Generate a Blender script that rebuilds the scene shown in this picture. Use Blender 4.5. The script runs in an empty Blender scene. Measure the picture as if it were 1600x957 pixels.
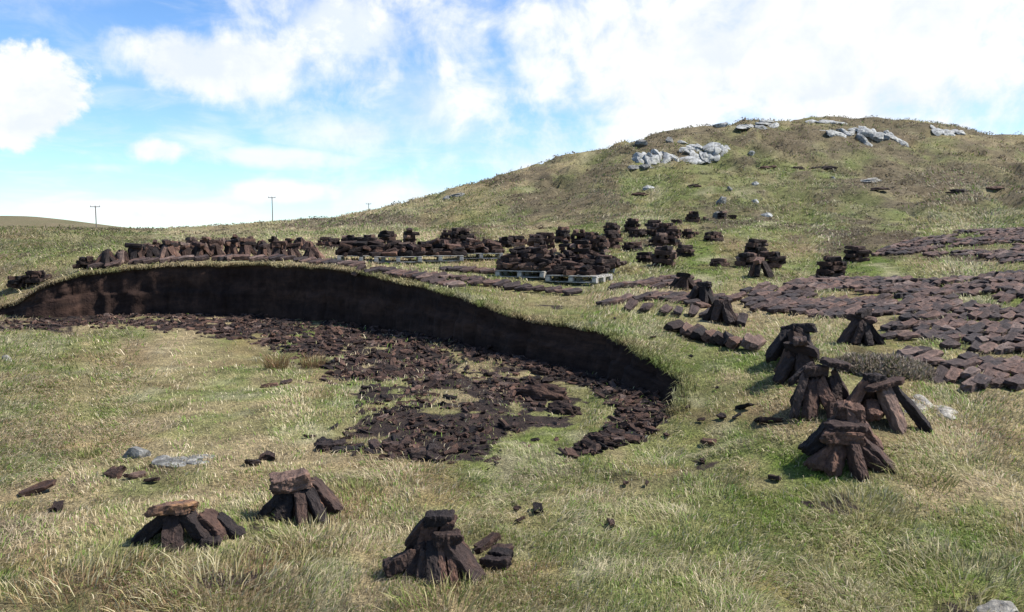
import bpy, bmesh, math, random
import numpy as np
from mathutils import Vector, Matrix, noise as mnoise
from mathutils.geometry import delaunay_2d_cdt

random.seed(7)
rng = np.random.default_rng(11)
scn = bpy.context.scene
C = scn.collection
R = math.radians

# ------------------------------------------------------------------ camera
CAMZ = 2.2                      # eye height above the old cut-over ground
FPX = 1256.0                    # focal length in pixels of the 1600 px wide photograph
PITCH = math.atan((478.5 - 356.0) / FPX)
cam = bpy.data.cameras.new('camera')
cam.sensor_fit = 'HORIZONTAL'
cam.sensor_width = 36.0
cam.lens = 36.0 * FPX / 1600.0
cam.clip_start = 0.05
cam.clip_end = 9000
cam_o = bpy.data.objects.new('camera', cam)
C.objects.link(cam_o)
cam_o.location = (0, 0, CAMZ)
cam_o.rotation_euler = (math.pi / 2 - PITCH, 0, 0)
scn.camera = cam_o

# ------------------------------------------------------------------ light
SUN_AZ, SUN_EL = R(84), R(50)   # azimuth clockwise from the view direction
sun = bpy.data.lights.new('sun', 'SUN')
sun.energy = 3.7
sun.angle = R(4.5)
sun.color = (1.0, 0.955, 0.89)
sun_o = bpy.data.objects.new('sun', sun)
C.objects.link(sun_o)
sd = Vector((math.sin(SUN_AZ) * math.cos(SUN_EL), math.cos(SUN_AZ) * math.cos(SUN_EL), math.sin(SUN_EL)))
sun_o.rotation_euler = sd.to_track_quat('Z', 'Y').to_euler()
sun_o.location = (0, 0, 60)

scn.view_settings.view_transform = 'Standard'
scn.view_settings.look = 'None'
scn.view_settings.gamma = 1.0
scn.view_settings.use_curve_mapping = False
scn.view_settings.exposure = 1.24
scn.cycles.use_denoising = True
scn.cycles.max_bounces = 6
scn.cycles.transparent_max_bounces = 4


def px_dir(u, v):
    return math.atan((u - 800) / FPX), math.atan((356 - v) / FPX)


def build_world():
    w = bpy.data.worlds.new('World')
    scn.world = w
    w.use_nodes = True
    nt = w.node_tree
    nt.nodes.clear()
    N = nt.nodes.new
    L = nt.links.new

    def math_n(op, a, b=None, c=None, clamp=False):
        n = N('ShaderNodeMath'); n.operation = op; n.use_clamp = clamp
        for i, s in enumerate((a, b, c)):
            if s is None: continue
            if isinstance(s, (int, float)): n.inputs[i].default_value = s
            else: L(s, n.inputs[i])
        return n.outputs[0]
    out = N('ShaderNodeOutputWorld')
    bg = N('ShaderNodeBackground'); bg.inputs['Strength'].default_value = 0.105
    L(bg.outputs[0], out.inputs[0])
    sky = N('ShaderNodeTexSky'); sky.sky_type = 'NISHITA'; sky.sun_disc = False
    sky.sun_elevation = SUN_EL; sky.sun_rotation = SUN_AZ
    sky.air_density = 0.85; sky.dust_density = 0.0; sky.ozone_density = 2.0
    tc = N('ShaderNodeTexCoord')
    sep = N('ShaderNodeSeparateXYZ'); L(tc.outputs['Generated'], sep.inputs[0])
    az0 = math_n('ARCTAN2', sep.outputs[0], sep.outputs[1])
    el0 = math_n('ARCSINE', sep.outputs[2])
    # clouds live on a flat layer: perspective-compressed coordinates towards the horizon
    elp = math_n('ADD', math_n('MAXIMUM', sep.outputs[2], 0.0), 0.16)
    cx = math_n('DIVIDE', sep.outputs[0], elp)
    cy = math_n('DIVIDE', sep.outputs[1], elp)
    comb = N('ShaderNodeCombineXYZ'); L(cx, comb.inputs[0]); L(cy, comb.inputs[1])

    def noise(scale, detail, rough, vec, off=0.0, dist=0.0):
        m = N('ShaderNodeMapping'); m.inputs['Location'].default_value = (off, off * 0.7, off * 0.3)
        L(vec, m.inputs['Vector'])
        n = N('ShaderNodeTexNoise'); n.inputs['Scale'].default_value = scale
        n.inputs['Detail'].default_value = detail; n.inputs['Roughness'].default_value = rough
        n.inputs['Distortion'].default_value = dist
        L(m.outputs[0], n.inputs['Vector'])
        return n.outputs[0]
    dirv = tc.outputs['Generated']
    n_edge = noise(13.0, 9, 0.6, dirv, 3.1, 0.25)
    n_edge2 = noise(5.0, 5, 0.55, dirv, 7.7)
    n_wide = noise(1.1, 7, 0.55, comb.outputs[0], 1.3, 0.3)
    n_streak = noise(3.0, 6, 0.6, comb.outputs[0], 9.2, 0.6)
    edge = math_n('ADD', math_n('MULTIPLY', math_n('SUBTRACT', n_edge, 0.5), 2.0),
                  math_n('MULTIPLY', math_n('SUBTRACT', n_edge2, 0.5), 1.6))

    def smooth(x, a, b):
        n = N('ShaderNodeMapRange'); n.interpolation_type = 'SMOOTHSTEP'
        n.inputs['From Min'].default_value = a; n.inputs['From Max'].default_value = b
        L(x, n.inputs['Value']); return n.outputs[0]
    # cumulus clouds: (u, v, half width, half height, softness, strength)
    blobs = [(45, 185, 105, 66, 0.22, 1.0), (345, 125, 150, 66, 0.55, 0.95), (250, 246, 62, 26, 0.5, 0.9),
             (430, 252, 170, 20, 0.8, 0.75), (215, 330, 190, 17, 0.6, 0.85), (440, 304, 105, 20, 0.6, 0.8),
             (170, 274, 60, 12, 0.9, 0.6), (560, 60, 130, 70, 0.8, 0.7), (100, 30, 160, 34, 1.4, 0.4),
             (560, 215, 150, 46, 0.9, 0.7), (650, 310, 150, 40, 0.9, 0.7),
             (1280, 80, 900, 290, 0.6, 1.0), (1000, 290, 480, 110, 0.8, 0.95), (700, 170, 200, 120, 1.2, 0.8)]
    dens = None
    for (u, v, ru, rv, soft, st) in blobs:
        a, e = px_dir(u, v)
        da = math_n('DIVIDE', math_n('SUBTRACT', az0, a), ru / FPX)
        de = math_n('DIVIDE', math_n('SUBTRACT', el0, e), rv / FPX)
        d = math_n('SQRT', math_n('ADD', math_n('MULTIPLY', da, da), math_n('MULTIPLY', de, de)))
        f = math_n('ADD', math_n('SUBTRACT', 1.0, d), math_n('MULTIPLY', edge, 0.75))
        s = math_n('MULTIPLY', smooth(f, 0.05, 0.05 + soft), st)
        dens = s if dens is None else math_n('MAXIMUM', dens, s)
    wide = math_n('MULTIPLY', smooth(n_wide, 0.55, 0.78), 0.6)
    veil = math_n('MULTIPLY', smooth(n_streak, 0.42, 0.78), 0.40)
    hor = math_n('MULTIPLY', smooth(el0, 0.30, 0.0), 0.10)
    dens = math_n('MAXIMUM', dens, wide)
    inv = math_n('MULTIPLY', math_n('SUBTRACT', 1.0, dens),
                 math_n('MULTIPLY', math_n('SUBTRACT', 1.0, veil), math_n('SUBTRACT', 1.0, hor)))
    dens = math_n('SUBTRACT', 1.0, inv, clamp=True)
    # cloud colour: white tops, faint lavender-grey hollows
    sh = smooth(math_n('ADD', n_edge, math_n('MULTIPLY', math_n('SUBTRACT', n_wide, 0.5), 0.8)), 0.32, 0.62)
    ccol = N('ShaderNodeMix'); ccol.data_type = 'RGBA'
    ccol.inputs['A'].default_value = (3.55, 3.8, 4.2, 1)
    ccol.inputs['B'].default_value = (4.4, 4.45, 4.55, 1)
    L(sh, ccol.inputs['Factor'])
    skyc = N('ShaderNodeMix'); skyc.data_type = 'RGBA'; skyc.blend_type = 'MULTIPLY'
    skyc.inputs['Factor'].default_value = 1.0
    L(sky.outputs[0], skyc.inputs['A']); skyc.inputs['B'].default_value = (0.52, 0.68, 0.83, 1)
    mix = N('ShaderNodeMix'); mix.data_type = 'RGBA'
    L(dens, mix.inputs['Factor']); L(skyc.outputs['Result'], mix.inputs['A']); L(ccol.outputs['Result'], mix.inputs['B'])
    L(mix.outputs['Result'], bg.inputs['Color'])


build_world()

# ------------------------------------------------------------------ numeric helpers
CP, SP = math.cos(PITCH), math.sin(PITCH)


def ray(u, v):
    xr = (u - 800) / FPX; yr = -(v - 478.5) / FPX
    return Vector((xr, CP + yr * SP, -SP + yr * CP))


def at(u, v, Y):
    d = ray(u, v); t = Y / d.y
    return Vector((d.x * t, Y, CAMZ + d.z * t))


def to_px(x, y, z):
    """numpy: where a world point falls in the photograph (used only to place patches of vegetation)"""
    zz = z - CAMZ
    f = y * CP - zz * SP
    up = y * SP + zz * CP
    f = np.where(f < 0.05, 0.05, f)
    return 800 + FPX * x / f, 478.5 - FPX * up / f


def _h(i, j, s):
    n = (i * 374761393 + j * 668265263 + s * 974711) & 0xFFFFFFFF
    n = ((n ^ (n >> 13)) * 1274126177) & 0xFFFFFFFF
    n = n ^ (n >> 16)
    return (n & 0xFFFFFF) / float(0xFFFFFF)


def vnoise(x, y, s=0):
    x = np.asarray(x, dtype=np.float64); y = np.asarray(y, dtype=np.float64)
    xi = np.floor(x).astype(np.int64); yi = np.floor(y).astype(np.int64)
    fx = x - xi; fy = y - yi
    fx = fx * fx * (3 - 2 * fx); fy = fy * fy * (3 - 2 * fy)
    a = _h(xi, yi, s); b = _h(xi + 1, yi, s); c = _h(xi, yi + 1, s); d = _h(xi + 1, yi + 1, s)
    return (a * (1 - fx) + b * fx) * (1 - fy) + (c * (1 - fx) + d * fx) * fy


def fbm(x, y, s=0, o=4):
    t = 0; a = 0.5; n = 0
    for k in range(o):
        t = t + a * vnoise(x * 2 ** k + 17.3 * k, y * 2 ** k - 9.1 * k, s + k); n += a; a *= 0.55
    return t / n


def sstep(a, b, x):
    t = np.clip((x - a) / (b - a), 0, 1)
    return t * t * (3 - 2 * t)


def in_poly(x, y, poly):
    x = np.asarray(x, float); y = np.asarray(y, float)
    c = np.zeros(x.shape, bool); n = len(poly)
    for i in range(n):
        x1, y1 = poly[i]; x2, y2 = poly[(i + 1) % n]
        if y1 == y2: continue
        k = ((y1 > y) != (y2 > y)) & (x < (x2 - x1) * (y - y1) / (y2 - y1) + x1)
        c ^= k
    return c


def seg_dist(x, y, poly, closed=False):
    x = np.asarray(x, float); y = np.asarray(y, float)
    best = np.full(x.shape, 1e9)
    n = len(poly)
    for i in range(n if closed else n - 1):
        x1, y1 = poly[i]; x2, y2 = poly[(i + 1) % n]
        dx, dy = x2 - x1, y2 - y1; l2 = dx * dx + dy * dy + 1e-12
        t = np.clip(((x - x1) * dx + (y - y1) * dy) / l2, 0, 1)
        best = np.minimum(best, np.hypot(x - x1 - t * dx, y - y1 - t * dy))
    return best


# ------------------------------------------------------------------ terrain heights
ZLOW = CAMZ - 2.12
# top edge of the peat bank, (u, v, distance)
EDGE_PX = [(-420, 494, 19.2), (-150, 487, 19.6), (0, 479, 19.8), (32, 472, 19.6), (46, 461, 18.9), (90, 440, 19.0), (150, 428, 19.4), (250, 418, 19.8),
           (400, 414, 19.4), (500, 418, 18.5), (600, 434, 17.0), (700, 462, 15.0), (780, 487, 13.6),
           (850, 508, 12.6), (900, 513, 12.1), (940, 522, 11.6), (1000, 555, 10.5), (1040, 580, 9.95), (1060, 598, 9.6),
           (1058, 618, 9.15), (1040, 655, 8.45), (1005, 690, 7.95)]
EDGE3 = [at(*p) for p in EDGE_PX]


def resample(pts, step):
    out = [pts[0].copy()]
    # Catmull-Rom through the points
    for i in range(len(pts) - 1):
        p0 = pts[max(i - 1, 0)]; p1 = pts[i]; p2 = pts[i + 1]; p3 = pts[min(i + 2, len(pts) - 1)]
        n = max(1, int((p2 - p1).length / step))
        for k in range(1, n + 1):
            t = k / n
            out.append(0.5 * ((2 * p1) + (p2 - p0) * t + (2 * p0 - 5 * p1 + 4 * p2 - p3) * t * t + (3 * p1 - p0 - 3 * p2 + p3) * t ** 3))
    return out


EDGE = resample(EDGE3, 0.09)
# small wobble of the spade-cut edge
for i, p in enumerate(EDGE):
    w = mnoise.noise(Vector((i * 0.11, 3.3, 0))) * 0.09 + mnoise.noise(Vector((i * 0.4, 9.3, 0))) * 0.05 + mnoise.noise(Vector((i * 0.9, 19.3, 0))) * 0.03
    q = EDGE[min(i + 1, len(EDGE) - 1)] - EDGE[max(i - 1, 0)]
    nrm = Vector((q.y, -q.x, 0)).normalized()
    k = min(1, (len(EDGE) - 1 - i) / 15)
    p.x += nrm.x * w * k; p.y += nrm.y * w * k
EDGE2 = [(p.x, p.y) for p in EDGE]
E = EDGE[-1]
LOWPOLY = EDGE2 + [(E.x + 0.05, 6.0), (E.x, 3.0), (E.x, 0), (E.x, -300), (-400, -300), (-400, EDGE[0].y - 2)]

CTRL = [(u, v, Y) for (u, v, Y) in EDGE_PX] + [
    (1320, 735, 6.5), (1600, 957, 4.5), (1600, 750, 6.4), (1450, 660, 7.7), (1300, 655, 7.6), (1240, 562, 9.7), (1345, 540, 10.6),
    (1600, 610, 8.9), (1800, 610, 8.9), (1130, 503, 13.2), (1090, 472, 14.8), (1110, 540, 11.2), (1000, 470, 14.6), (900, 454, 16.5), (760, 434, 18),
    (700, 413, 21), (560, 411, 20.6), (1190, 436, 18), (1300, 437, 19), (1340, 411, 21.8), (1600, 440, 16), (1600, 500, 12.6),
    (1800, 470, 14), (1450, 470, 14.4), (1500, 366, 27), (1600, 357, 29), (1800, 357, 29), (1040, 416, 21), (1010, 353, 31), (1110, 346, 35), (950, 368, 28),
    (850, 387, 25), (1200, 341, 40), (1350, 338, 42), (1500, 336, 42), (1800, 330, 42), (130, 420, 20.4), (0, 447, 21), (-200, 462, 20), (300, 402, 22), (450, 397, 23),
    (600, 388, 26), (700, 376, 29), (760, 350, 42), (600, 362, 42), (450, 368, 40), (250, 381, 34), (120, 385, 38), (0, 400, 30), (-200, 410, 30),
    (1130, 314, 46), (1000, 332, 43), (880, 330, 48), (1350, 282, 62), (1500, 300, 52), (1650, 300, 52), (1030, 258, 72), (1200, 240, 76), (1370, 225, 82),
    (1600, 240, 80), (1800, 260, 80), (1200, 191, 95), (1300, 187, 97), (1400, 193, 96), (1500, 203, 95), (1600, 214, 95), (1800, 235, 95), (1100, 201, 92),
    (1000, 213, 89), (950, 228, 87), (850, 256, 84), (760, 287, 79), (716, 299, 75), (702, 306, 74.5), (694, 315, 74), (650, 321, 74), (580, 333, 75), (500, 341, 77), (400, 351, 80),
    (300, 360, 82), (150, 358, 78), (0, 357, 74), (-300, 357, 74), (0, 368, 55), (200, 368, 55), (800, 300, 64), (900, 285, 64)]
cx_, cy_, cz_ = [], [], []
for (u, v, Y) in CTRL:
    p = at(u, v, Y); cx_.append(p.x); cy_.append(p.y); cz_.append(p.z)
for (x, y) in [(E.x, 7), (E.x, 5), (E.x, 3.4), (0, 2), (2, 3), (4, 3), (-3, 3), (6, 2.5), (-3, 6), (-4, 10), (0.2, 7.0)]:
    cx_.append(x); cy_.append(y); cz_.append(ZLOW)
for az in (-40, -25, -10, 5, 20, 40):           # behind the crest the land falls away
    for rr, zz in ((125, 0.0), (160, -2.0)):
        a = R(az); k = 7.0 * math.exp(-((az - 22) / 16) ** 2)
        cx_.append(rr * math.sin(a)); cy_.append(rr * math.cos(a)); cz_.append(CAMZ + zz + k - 2.2)
cx_, cy_, cz_ = map(np.array, (cx_, cy_, cz_))


def lp(x, y):
    r = np.sqrt(x * x + y * y + 1.0)
    return np.log(r) * 1.0, np.arctan2(x, y) * 1.35


def tps_k(r2):
    return 0.5 * r2 * np.log(r2 + 1e-12)


_a, _b = lp(cx_, cy_)
_n = len(_a)
K = tps_k((_a[:, None] - _a[None]) ** 2 + (_b[:, None] - _b[None]) ** 2) + np.eye(_n) * 2e-4
P = np.stack([np.ones(_n), _a, _b], 1)
A = np.block([[K, P], [P.T, np.zeros((3, 3))]])
SOL = np.linalg.solve(A, np.concatenate([cz_, np.zeros(3)]))


def bumps(x, y):
    r = np.hypot(x, y)
    near = (fbm(x * 1.1, y * 1.1, 5, 4) - 0.5) * 0.16
    far = (fbm(x * 0.35, y * 0.35, 15, 4) - 0.5) * 1.1 + (fbm(x * 0.9, y * 0.9, 19, 3) - 0.5) * 0.7 + (fbm(x * 0.11, y * 0.11, 25, 3) - 0.5) * 0.9
    k = sstep(24, 60, r)
    gl = fbm(x * 0.10 + 3 * fbm(x * .05, y * .05, 44, 2), y * 0.07, 47, 3)
    far = far - 0.9 * np.clip(1 - np.abs(2 * gl - 1) * 5, 0, 1) ** 2
    side = 0.25 + 0.75 * sstep(R(-16), R(-2), np.arctan2(x, y))
    return near * sstep(1.0, 3.0, r) * (1 - 0.4 * k) + far * side * k * (1 - sstep(130, 200, r))


def z_up_exact(x, y):
    x = np.asarray(x, float); y = np.asarray(y, float)
    sh = x.shape; xf = x.ravel(); yf = y.ravel()
    r = np.hypot(xf, yf)
    k = np.minimum(1, 158 / np.maximum(r, 1e-6))
    az = np.clip(np.arctan2(xf, yf), R(-55), R(55))
    rr = np.minimum(r, 158)
    a, b = lp(rr * np.sin(az), rr * np.cos(az))
    z = np.empty(len(xf))
    for i in range(0, len(xf), 8000):
        s = slice(i, i + 8000)
        Kq = tps_k((a[s, None] - _a[None]) ** 2 + (b[s, None] - _b[None]) ** 2)
        z[s] = Kq @ SOL[:_n] + SOL[_n] + SOL[_n + 1] * a[s] + SOL[_n + 2] * b[s]
    # level off behind the camera and far away
    back = sstep(R(50), R(80), np.abs(np.arctan2(xf, yf)))
    z = z * (1 - back) + ZLOW * back
    f = sstep(120, 260, r)
    hill = 26 * np.exp(-((np.arctan2(xf, yf) + R(32)) / R(6.5)) ** 2) * np.exp(-((r - 1300) / 350.0) ** 2)
    hill2 = 19 * np.exp(-((np.arctan2(xf, yf) + R(15)) / R(5)) ** 2) * np.exp(-((r - 1900) / 500.0) ** 2)
    z = z * (1 - f) + (-7.0 + hill + hill2) * f
    return z.reshape(sh)


class Raster:
    """values on a regular grid, read back bilinearly"""
    def __init__(self, fn, x0, x1, y0, y1, step):
        self.x0, self.y0, self.st = x0, y0, step
        gx = np.arange(x0, x1 + step, step); gy = np.arange(y0, y1 + step, step)
        self.nx, self.ny = len(gx), len(gy)
        X, Y = np.meshgrid(gx, gy)
        self.v = fn(X.ravel(), Y.ravel()).reshape(self.ny, self.nx)

    def inside(self, x, y):
        return (x > self.x0) & (y > self.y0) & (x < self.x0 + (self.nx - 1) * self.st) & (y < self.y0 + (self.ny - 1) * self.st)

    def __call__(self, x, y):
        fx = np.clip((x - self.x0) / self.st, 0, self.nx - 1.001); fy = np.clip((y - self.y0) / self.st, 0, self.ny - 1.001)
        i = fx.astype(int); j = fy.astype(int); fx = fx - i; fy = fy - j
        v = self.v
        return (v[j, i] * (1 - fx) + v[j, i + 1] * fx) * (1 - fy) + (v[j + 1, i] * (1 - fx) + v[j + 1, i + 1] * fx) * fy


def is_low_exact(x, y):
    return in_poly(x, y, LOWPOLY)


def signed(poly, closed=True):
    return lambda x, y: np.where(in_poly(x, y, poly), -1.0, 1.0) * seg_dist(x, y, poly, closed)


# signed distance to the bank edge (negative on the low side), precise near the cutting
SD_EDGE = Raster(lambda x, y: np.where(in_poly(x, y, LOWPOLY), -1.0, 1.0) * seg_dist(x, y, EDGE2[::2] + [EDGE2[-1]]), -16, 4, 5, 23, 0.06)
LOW_COARSE = EDGE2[::12] + [EDGE2[-1]] + LOWPOLY[len(EDGE2):]


def edge_sd(x, y):
    x = np.asarray(x, float); y = np.asarray(y, float)
    return np.where(SD_EDGE.inside(x, y), SD_EDGE(x, y), np.where(in_poly(x, y, LOW_COARSE), -5.0, 5.0))


def is_low(x, y):
    return edge_sd(x, y) < 0


def _zlp(lr, az):
    r = np.exp(lr)
    return z_up_exact(r * np.sin(az), r * np.cos(az))


ZLP = Raster(_zlp, math.log(0.5), math.log(6500), -math.pi, math.pi, 0.0165)


def z_up(x, y):
    x = np.asarray(x, float); y = np.asarray(y, float)
    return ZLP(np.log(np.maximum(np.hypot(x, y), 0.5)), np.arctan2(x, y))


def height(x, y):
    x = np.atleast_1d(np.asarray(x, float)); y = np.atleast_1d(np.asarray(y, float))
    lo = is_low(x, y)
    z = np.where(lo, ZLOW, z_up(x, y))
    return z + bumps(x, y)


def hz(x, y):
    return float(height([x], [y])[0])


def hit(u, v):
    d = ray(u, v)
    Ys = np.exp(np.linspace(math.log(2.5), math.log(150), 900))
    t = Ys / d.y
    xs = d.x * t; zs = CAMZ + d.z * t
    g = height(xs, Ys)
    k = np.nonzero(zs <= g)[0]
    i = k[0] if len(k) else 899
    if i > 0:
        a0 = zs[i - 1] - g[i - 1]; a1 = zs[i] - g[i]
        w = a0 / (a0 - a1 + 1e-9)
    else: w = 0
    x = xs[i - 1] * (1 - w) + xs[i] * w; y = Ys[i - 1] * (1 - w) + Ys[i] * w
    return Vector((x, y, hz(x, y)))


def hits(pts):
    return [hit(*p) for p in pts]


def plan(pts):
    return [(p.x, p.y) for p in hits(pts)]


# ------------------------------------------------------------------ patches of colour and cover
def gauss(u, v, u0, v0, su, sv):
    return np.exp(-((u - u0) / su) ** 2 - ((v - v0) / sv) ** 2)


DEBRIS = plan([(-60, 500), (60, 499), (160, 492), (300, 486), (420, 492), (560, 508), (680, 530), (780, 560), (870, 585), (905, 620), (880, 690), (760, 738),
               (640, 728), (520, 712), (455, 700), (520, 650), (560, 625), (480, 575), (400, 545), (300, 530), (200, 515), (-60, 522)])
WETFLOOR = plan([(560, 503), (700, 527), (800, 556), (850, 571), (930, 590), (1010, 612), (1045, 630), (1036, 660), (1003, 690), (940, 708), (860, 716), (880, 700),
                 (950, 672), (965, 640), (900, 600), (840, 585), (760, 560), (660, 532)])
FIELD = plan([(1175, 462), (1330, 437), (1480, 440), (1620, 425), (1760, 430), (1800, 612), (1610, 606), (1530, 616), (1465, 600), (1425, 585), (1400, 560), (1385, 535), (1390, 512), (1300, 500), (1235, 490)])
FIELD2 = plan([(1365, 402), (1395, 385), (1455, 368), (1520, 362), (1620, 358), (1760, 360), (1760, 408), (1600, 412), (1500, 405), (1440, 398)])


SD_DEBRIS = Raster(signed(DEBRIS), -16, 4, 5, 23, 0.08)
SD_WET = Raster(signed(WETFLOOR), -16, 4, 5, 23, 0.08)


def cover(x, y, z):
    """vegetation colour and bare-peat share of the ground at (x, y)"""
    u, v = to_px(x, y, z)
    r = np.hypot(x, y)
    s = np.clip(r / 14, 1, 6)          # patches grow with distance as detail is lost
    n1 = fbm(x * 0.55 / s ** 0.6, y * 0.55 / s ** 0.6, 31, 4)
    n2 = fbm(x * 1.9 / s ** 0.7, y * 1.9 / s ** 0.7, 41, 4)
    n3 = fbm(x * 0.8 / s ** 0.6 + 40, y * 0.8 / s ** 0.6, 51, 4)
    straw = np.array([0.340, 0.272, 0.158]); pale = np.array([0.45, 0.39, 0.27])
    green = np.array([0.128, 0.175, 0.038]); olive = np.array([0.215, 0.205, 0.085])
    russet = np.array([0.225, 0.150, 0.080]); heath = np.array([0.100, 0.072, 0.052])
    g = 0.46 + 2.5 * (n1 - 0.5) + 2.4 * (n2 - 0.5)
    g = g + 0.34 * gauss(u, v, 1250, 860, 600, 190) + 0.04 * gauss(u, v, 1150, 600, 200, 120) - 0.32 * gauss(u, v, 100, 640, 260, 160) \
        - 0.30 * gauss(u, v, 350, 930, 320, 110) + 0.9 * gauss(u, v, 165, 378, 75, 12) + 0.5 * gauss(u, v, 60, 385, 90, 25) + 0.75 * gauss(u, v, 1400, 333, 280, 16) \
        + 0.45 * gauss(u, v, 1050, 310, 180, 40) + 0.3 * gauss(u, v, 1350, 250, 260, 50) - 0.45 * gauss(u, v, 620, 390, 300, 40) - 0.42 * gauss(u, v, 660, 610, 330, 100) - 0.2 * gauss(u, v, 1050, 540, 160, 60)
    g = np.clip(g, 0, 1)[..., None]
    col = straw * (1 - g) + green * g
    m = sstep(0.42, 0.62, n3)[..., None]
    col = col * (1 - 0.45 * m) + olive * 0.45 * m
    p = sstep(0.60, 0.74, n2)[..., None]
    col = col * (1 - 0.5 * p) + pale * 0.5 * p
    ru = (sstep(0.55, 0.75, fbm(x * 1.3 / s ** 0.6, y * 1.3 / s ** 0.6, 61, 3)) * (0.5 + 0.4 * gauss(u, v, 300, 900, 420, 140)))[..., None]
    col = col * (1 - ru) + russet * ru
    # heather: crest of the hill, the shelf on the right, the low ridge on the left
    hmask = 0.80 * gauss(u, v, 1320, 372, 330, 24) + 0.85 * gauss(u, v, 1300, 215, 460, 55) + 0.95 * gauss(u, v, 520, 346, 170, 13) \
        + 0.9 * gauss(u, v, 870, 300, 110, 40) + 0.8 * gauss(u, v, 1500, 285, 220, 26) + 0.5 * gauss(u, v, 60, 356, 160, 6)
    hmask = np.where(r > 15, hmask, hmask * 0.2)
    hn = sstep(0.54 - 0.27 * hmask, 0.72 - 0.27 * hmask, 0.55 * fbm(x * 0.9 / s ** 0.7, y * 0.9 / s ** 0.7, 71, 5) + 0.45 * fbm(x * 2.6 / s ** 0.7, y * 2.6 / s ** 0.7, 75, 4)) * np.where(r > 15, 1, 0.6)
    hn = np.where(r > 400, 0.75, hn)[..., None]
    col = col * (1 - 0.85 * hn) + heath * 0.85 * hn
    far_ = sstep(26, 48, r)[..., None]
    col = col * (1 - 0.30 * far_) + np.array([0.064, 0.056, 0.036]) * far_
    # bare peat
    lo = is_low(x, y)
    dD = np.where(SD_DEBRIS.inside(x, y), SD_DEBRIS(x, y), 9.0)
    dW = np.where(SD_WET.inside(x, y), SD_WET(x, y), 9.0)
    np1 = fbm(x * 2.3, y * 2.3, 81, 4)
    peat = sstep(0.1, -0.7, dD + (np1 - 0.5) * 1.8) * sstep(0.32, 0.50, 0.6 * fbm(x * 1.4, y * 1.4, 91, 4) + 0.4 * fbm(x * 4, y * 4, 95, 3)) * 0.95
    peat = np.maximum(peat, sstep(0.08, -0.1, dW + (np1 - 0.5) * 0.5))
    dE = np.abs(edge_sd(x, y))
    peat = np.maximum(peat, np.where(lo & (r < 26) & (v < 690), sstep(0.55, 0.2, dE + (np1 - .5) * .4), 0))
    fld = np.maximum(in_poly(x, y, FIELD), in_poly(x, y, FIELD2)) * sstep(0.50, 0.66, np1) * 0.6
    peat = np.maximum(peat, fld)
    # small bare scrapes in the turf
    sc = sstep(0.70, 0.78, fbm(x * 1.7, y * 1.7, 101, 4)) * (r < 30) * 0.6
    peat = np.maximum(peat, sc)
    return col, np.clip(peat, 0, 1)


# ------------------------------------------------------------------ materials
def new_mat(name):
    m = bpy.data.materials.new(name); m.use_nodes = True
    nt = m.node_tree; b = nt.nodes['Principled BSDF']
    return m, nt, b


def nd(nt, t, **kw):
    n = nt.nodes.new(t)
    for k, v in kw.items():
        if k in n.inputs: n.inputs[k].default_value = v
        else: setattr(n, k, v)
    return n


def mixc(nt, fac, a, b, blend='MIX'):
    n = nt.nodes.new('ShaderNodeMix'); n.data_type = 'RGBA'; n.blend_type = blend
    for key, s in (('Factor', fac), ('A', a), ('B', b)):
        if isinstance(s, (int, float)): n.inputs[key].default_value = s
        elif isinstance(s, tuple): n.inputs[key].default_value = s
        else: nt.links.new(s, n.inputs[key])
    return n.outputs['Result']


def ramp(nt, src, stops):
    n = nt.nodes.new('ShaderNodeValToRGB')
    el = n.color_ramp.elements
    while len(el) < len(stops): el.new(0.5)
    for e, (p, c) in zip(el, stops):
        e.position = p; e.color = (c[0], c[1], c[2], 1) if len(c) == 3 else c
    nt.links.new(src, n.inputs[0])
    return n.outputs[0]


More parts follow.
